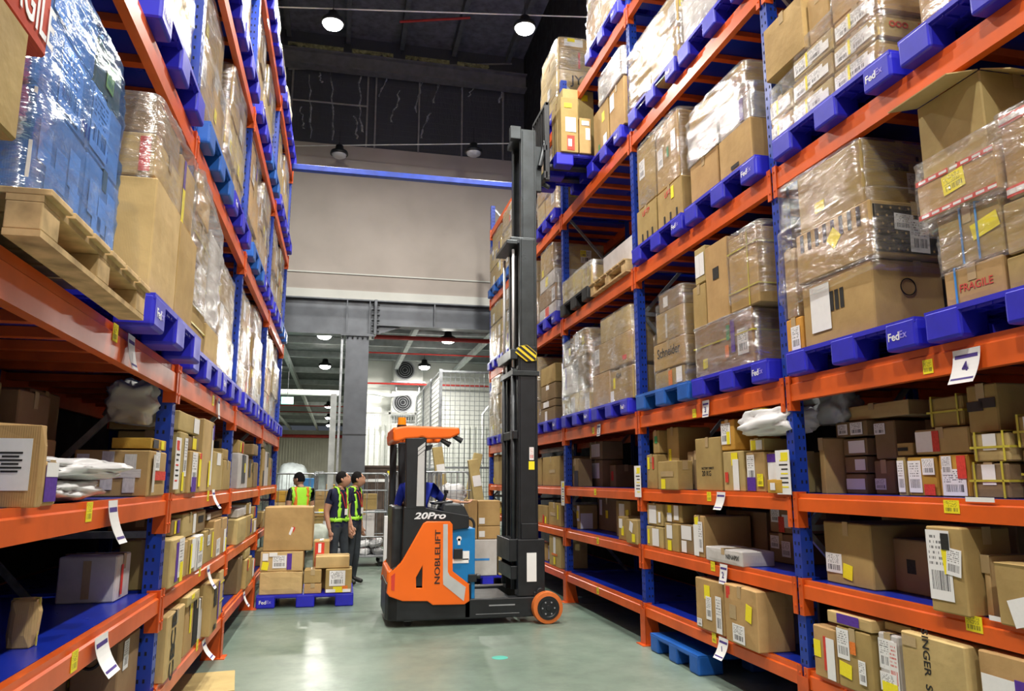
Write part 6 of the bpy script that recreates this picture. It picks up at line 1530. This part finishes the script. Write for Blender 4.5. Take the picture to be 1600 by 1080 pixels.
# flattened cardboard sheet by the left rack
q = hit(325, 1068, 2, 0)
tag(MB().box(-.3, .3, -.33, .33, 0, .008).build('cardboard_sheet', 'carton_pale', None, loc=(q.x-.1, q.y, .001), bevel=.002), 'flat cardboard sheet lying on the floor beside the left rack', 'cardboard').rotation_euler = (0, 0, .12)
# loose pallet and black film under the right rack
plastic_pallet((3.56, 6.62, 0), 'light', 'empty lighter blue pallet on the floor under the right rack', rz=math.pi/2)
bag((3.35, 4.35, 0), .5, .9, .22, 'crumpled black film heap on the floor under the nearest right bay', 31, 'poly_black', crumple=.25, name='film_heap', cat='film heap')
# pallet load behind the truck mast
BY = 11.75
plastic_pallet((2.28, BY+.62, 0), 'blue', 'blue plastic pallet on the floor behind the truck mast', letters=False)
G2 = 'cartons behind the truck'
near_carton(736, 777, 843, 897, BY, .5, 'white carton with blue stripe on the pallet behind the truck', 'carton_white', T0, [], ex=lambda o, dm, s: MB().box(-dm[0]/2, dm[0]*.2, -dm[1]/2-.006, -dm[1]/2-.004, dm[2]*.42, dm[2]*.48).build('blue_stripe', 'strap_blue', o), group=G2)
w1 = REG[-1][1]['z1']+.004
_, j1 = near_carton(747, 782, 822, 842, BY+.02, .45, 'carton on the white one behind the truck, lower of two', 'carton', w1, [('w', 'n', .12, .4, .09, .09)], group=G2)
_, j2 = near_carton(747, 782, 782, 821, BY+.02, .45, 'carton on top of the pile behind the truck, small white label', 'carton', j1['z1']+.003, [('w', 'n', .12, .2, .09, .09)], group=G2)
near_carton(731, 746, 781, 842, BY+.02, .45, 'tall narrow carton on the pile next to the blue battery', 'carton', w1, [], group=G2)
near_carton(779, 800, 868, 897, BY-.0, .4, 'pale carton standing on the pallet against the mast foot', 'carton_pale', T0, [], group=G2)

# ---- roll cages
def roll_cage(loc, rz, label, W=.95, D=.75, H=1.72):
    t = tag(empty('roll_cage', loc, rz), label, 'roll cage')
    MB().box(-W/2, W/2, -D/2, D/2, .17, .21).build('base', 'grey_plastic', t, bevel=.01)
    for x in (-W/2+.08, W/2-.08):
        for y in (-D/2+.08, D/2-.08):
            wq = MB().cyl((x, y-.018, .07), (x, y+.018, .07), .07, 16).build('caster', 'rubber', t); MB().box(x-.03, x+.03, y-.028, y+.028, .09, .17).build('caster_fork', 'galvanised', wq)
    def side(a, b, n):
        a, b = Vector(a), Vector(b); up = Vector((0, 0, 1)); r = .08; d = (b-a).normalized()
        pts = [a+up*.2, a+up*(H-r), a+up*(H-r*.3)+d*r*.3, a+up*H+d*r, b+up*H-d*r, b+up*(H-r*.3)-d*r*.3, b+up*(H-r), b+up*.2]
        MB().tube(pts, .015, 8).build('side_frame', 'galvanised', t, True)
        for k in range(1, n): p = a+(b-a)*k/n; MB().cyl(p+up*.2, p+up*H, .0055, 6).build('side_bar', 'galvanised', t)
        for z in (.55, 1.0, 1.4): MB().cyl(a+up*z, b+up*z, .008 if z != 1.0 else .016, 6).build('side_rail', 'galvanised', t)
    side((-W/2, D/2, 0), (W/2, D/2, 0), 7); side((-W/2, -D/2, 0), (-W/2, D/2, 0), 5); side((W/2, -D/2, 0), (W/2, D/2, 0), 5); side((-W/2, -D/2, 0), (W/2, -D/2, 0), 7)
    return t
rcx = hit(545, 880, 1, 14.9).x
roll_cage((rcx, 15.2, 0), 0, 'grey wire roll cage full of parcels between the people and the truck', 1.35, .8)
RG = random.Random(5)
for k in range(30):                              # mail bags heaped in the cage
    x = rcx-.50+.25*(k % 5)+RG.uniform(-.03, .03); row = k//5; y = 14.99+.21*(row % 3); z = .215+.13*(k//15)+RG.uniform(0, .02)
    side_ = ('leftmost', 'second', 'middle', 'fourth', 'rightmost')[k % 5]; rown = ('front', 'middle', 'rear')[row % 3]; lay = ('lower', 'upper')[k//15]
    bag((x, y, z), .24, .20, .12, '%s %s mailer bag of the %s layer in the roll cage' % (side_, rown, lay), 40+k, ('poly_white', 'poly_grey', 'poly_white')[k % 3], (RG.uniform(-.2, .2), RG.uniform(-.2, .2), RG.uniform(0, 3)), [('sticker_red' if k % 7 == 3 else 'ink_purple' if k % 4 == 1 else 'label_white', 'printed_patch', 0, 0, .08, .06)], .18, group='mailer bags in the roll cage')
rcz = .53
near_carton(485, 520, 808, 838, 14.95, .3, 'carton left on the mailer bags in the roll cage', 'carton', rcz, [('w', 'n', .7, .6)], h=.38)
near_carton(523, 548, 808, 838, 14.95, .3, 'pale carton in the middle of the roll cage', 'carton_pale', rcz, [], h=.42)
near_carton(551, 585, 815, 838, 14.95, .35, 'white carton right on the mailer bags in the roll cage', 'carton_white', rcz, [('P', 'n', .3, .5)], h=.5)
near_carton(487, 512, 765, 790, 14.98, .3, 'tall carton at top left inside the roll cage', 'carton', rcz+.39, [('y', 'n', .6, .2)], h=.48)
near_carton(516, 552, 765, 790, 14.98, .3, 'white carton with purple print at the top of the roll cage', 'carton_white', rcz+.43, [('P', 'n', .5, .7, .2, .05)], h=.34)
near_carton(556, 590, 770, 790, 14.98, .3, 'brown carton at top right inside the roll cage', 'carton', rcz+.51, [], h=.30)
tag(MB().box(-.09, .09, -.05, .05, 0, .95).build('foam_board', 'paper_white', None, loc=(hit(607, 850, 1, 14.3).x, 14.3, 0), bevel=.01), 'white foam board standing upright beside the roll cage', 'board')
# cage behind the person in green
lx = hit(452, 780, 1, 15.6).x
roll_cage((lx, 16.1, 0), 0, 'grey wire roll cage behind the person in green', 1.0, .8)
near_carton(426, 485, 790, 830, 15.75, .5, 'wide carton inside the roll cage behind the person in green', 'carton_pale', .215, [], h=.95)
near_carton(430, 480, 770, 790, 15.8, .45, 'amber carton on top inside the roll cage behind the person in green', 'carton_amber', 1.17, [('y', 'n', .5, .5)], h=.22)
# cages behind the truck
for k, px in enumerate((655, 708)):
    cxk = hit(px, 780, 1, 14.6).x
    roll_cage((cxk, 14.9, 0), 0, ('grey wire roll cage behind the truck driver', 'grey wire roll cage behind the truck battery')[k], .82, .7, 1.75)
    c1 = near_carton(px-28, px+28, 830, 880, 14.65, .5, ('carton at the bottom of the roll cage behind the driver', 'carton at the bottom of the roll cage behind the battery')[k], 'carton', .215, [], h=.5)
    bag((cxk, 14.9, .73), .62, .5, .5, ('large white sack in the roll cage behind the driver', 'large white sack in the roll cage behind the battery')[k], 80+k, 'poly_white', crumple=.16, name='sack', cat='sack')
    bag((cxk+.02, 14.88, 1.2), .5, .4, .32, ('small white sack on top in the roll cage behind the driver', 'small white sack on top in the roll cage behind the battery')[k], 84+k, 'poly_white', crumple=.2, name='sack', cat='sack')
def leaning(px0, px1, pyt, pyb, y, ang, label, mat='carton_pale'):
    a, b = hit(px0, pyb, 1, y), hit(px1, pyb, 1, y); h = hit(px0, pyt, 1, y).z
    o, i = make_carton(1, 0, abs(b.x-a.x), 0, .14, 0, h, mat, 0, [('w', 'n', .6, .8, .2, .2)], top=False); o.location = ((a.x+b.x)/2, y, 0.0); o.rotation_euler = (0, ang, 0); tag(o, label, 'carton'); return o
leaning(698, 714, 697, 748, 15.8, -.14, 'tall carton leaning left behind the roll cages'); leaning(708, 722, 705, 748, 16.0, .20, 'tall carton leaning right behind the roll cages')
leaning(756, 772, 716, 760, 14.2, -.16, 'tall plain carton leaning beside the far end of the right rack'); leaning(680, 690, 712, 745, 16.2, 0, 'narrow amber carton standing behind the roll cages', 'carton_amber')
# hall: sheeted goods, sacks, board, amber cartons
def sheeted(px0, px1, pyt, y, d, label, seed):
    a, b = hit(px0, 800, 1, y), hit(px1, 800, 1, y); h = hit(px0, pyt, 1, y).z
    bag(((a.x+b.x)/2, y+d/2, 0), abs(b.x-a.x), d, h, label, seed, 'sheet_white', crumple=.05, name='sheeted_goods', cat='covered goods')
sheeted(424, 480, 724, 27, 2.0, 'tall goods under white sheet in the left of the hall', 91); sheeted(478, 514, 738, 29, 2.0, 'low goods under pale sheet in the hall behind the navy polo', 92)
sheeted(572, 640, 752, 20.5, 1.2, 'bulky white sacks under sheet right of the column', 94)
for k, (px0, px1, pt, lb) in enumerate(((488, 504, 766, 'amber carton stack left behind the navy polo'), (505, 520, 757, 'amber carton stack right behind the navy polo'), (424, 446, 770, 'amber carton low beside the left rack end in the hall'), (640, 668, 760, 'amber carton in the hall behind the driver'))):
    near_carton(px0, px1, pt, 850, 18.3+.4*k, .6, lb, 'carton_amber' if k < 3 else 'carton', 0.0, [('y', 'n', .5, .7)])
for k, (px, yy) in enumerate(((497, 13.9), (494, 13.7))):
    q = hit(px, 830, 1, yy); bag((q.x, yy, .0+.42*k), .42, .42, .42, ('lower pale green sack behind the navy polo', 'upper pale green sack behind the navy polo')[k], 60+k, 'sack_green', crumple=.1, name='sack', cat='sack')
o = tag(MB().box(-.62, .62, -.3, .3, 0, 1.9).build('cabinet', 'board_brown', None, loc=(hit(598, 730, 1, 19.5).x, 19.5, 0), bevel=.01), 'dark brown cabinet with white shelf edge right of the column', 'cabinet')
MB().box(-.64, .64, -.33, -.3, 1.55, 1.62).build('shelf_edge', 'paper_white', o); MB().box(.1, .24, -.335, -.33, 1.72, 1.82).build('yellow_note', 'sticker_yellow', o); MB().box(-.64, .64, -.34, .32, 1.9, 1.95).build('top', 'board_brown', o)
for x in (-.31, 0, .31): MB().box(x-.005, x+.005, -.308, -.3, .1, 1.5).build('door_gap', 'ink_black', o)
q = hit(478, 757, 1, 19.0)
bb = tag(MB().box(-.20, .20, -.15, .15, 0, q.z-.1).build('pedestal_carton', 'carton_pale', None, loc=(q.x, 19.0, 0), bevel=.01), 'pale stand carrying the blue bin in the hall', 'carton')
tag(MB().prism([(-.17, 0), (.17, 0), (.2, .24), (-.2, .24)], 1, -.13, .13).build('blue_bin', 'strap_blue', None, loc=(q.x, 19.0, q.z-.097), bevel=.01), 'bright blue plastic bin in the hall left of the navy polo', 'bin')

# ================================================================== labels of the cartons: what they look like and where they stand
cells = {}
for o, i in REG:
    if 'sd' in i: cells.setdefault((i['sd'], i['bay'], i['lvl'], i['slot']), []).append((o, i))
seen = {}
BASE = {'carton': 'brown carton', 'carton_pale': 'pale brown carton', 'carton_dark': 'dark brown carton', 'carton_amber': 'amber carton', 'carton_white': 'white carton', 'carton_red': 'red carton', 'carton_black': 'black carton'}
def look(i, n):
    if i.get('desc') and len(i['desc'].split()) <= n: return i['desc']
    a, b, h = i['dims']; t = BASE[i['mat']]
    size = 'flat' if h < .4*min(a, b) else 'tall' if h > 1.5*b else 'small' if max(b, h) < .28 else 'big' if b*h > .28 else ''
    w_ = next((WORD[c] for c in ('P', 'R', 'O', 'B', 'y', 'Y', 'W', 'w', 'G', 'T', 'r') if c in i['codes']), None)
    s_ = (size+' '+t).strip()
    if w_ and len((s_+' with '+w_).split()) <= n: s_ += ' with '+w_
    return s_
for (sd, bay, lvl, slot), L in cells.items():
    rows = []
    for o, i in sorted(L, key=lambda q: q[1]['z0']):
        for r_ in rows:
            if abs(r_[0]-i['z0']) < .06: r_[1].append((o, i)); break
        else: rows.append([i['z0'], [(o, i)]])
    for k, (z, mem) in enumerate(rows):
        mem.sort(key=lambda q: (q[1]['y0']+.001*q[1]['u']))
        for j, (o, i) in enumerate(mem):
            loc = []
            if len(rows) > 1: loc.append(('lowest' if k == 0 else 'top' if k == len(rows)-1 else ORD[k]) + ' row')
            if len(mem) > 1: loc.append(ORD[j] + ' along')
            if slot is not None: loc.append(SLOTN[slot]+' pallet')
            loc.append(LNAME[lvl]); loc.append('%s %s bay' % (BNAME[bay], 'right' if sd == 'R' else 'left'))
            tail = ', '.join(loc); n = 16-len(tail.replace(',', '').split())
            o['label'] = look(i, n)+', '+tail; o['category'] = 'carton'; o['group'] = 'cartons on the racks'
            assert o['label'] not in seen, o['label']
            seen[o['label']] = 1

# past 300 cartons in view the smallest ones become one object
def seen_area(i):
    P = [Vector((x, y, z))-CP for x in (i['x0'], i['x1']) for y in (i['y0'], i['y1']) for z in (i['z0'], i['z1'])]
    if min(p.dot(FW) for p in P) < .3: return 1e9
    X = [800+FPX*p.dot(RT)/p.dot(FW) for p in P]; Y = [540-FPX*p.dot(UP)/p.dot(FW) for p in P]
    w_ = min(max(X), 1600)-max(min(X), 0); h_ = min(max(Y), 1080)-max(min(Y), 0)
    return max(0, w_)*max(0, h_)
on_rack = sorted([(seen_area(i), o, i) for o, i in REG if 'sd' in i], key=lambda q: -q[0])
off_rack = len(REG)-len(on_rack)
rest = [q for q in on_rack[300-off_rack:]]
bpy.context.view_layer.update()
far = MB(); mats = []
for a_, o, i in rest:
    for q in [o]+list(o.children):
        M = q.matrix_world; mt = q.data.materials[0].name
        if mt not in mats: mats.append(mt)
        far.add([v.co for v in q.data.vertices], [tuple(p.vertices) for p in q.data.polygons], mats.index(mt), M)
dead = [q for a_, o, i in rest for q in list(o.children)+[o] if a_ > -1]
for q in dead: bpy.data.objects.remove(q)
fo = far.build('carton_mass', mats); fo['kind'] = 'stuff'
tag(fo, 'small far off and half hidden cartons deep in both racks', 'cartons')
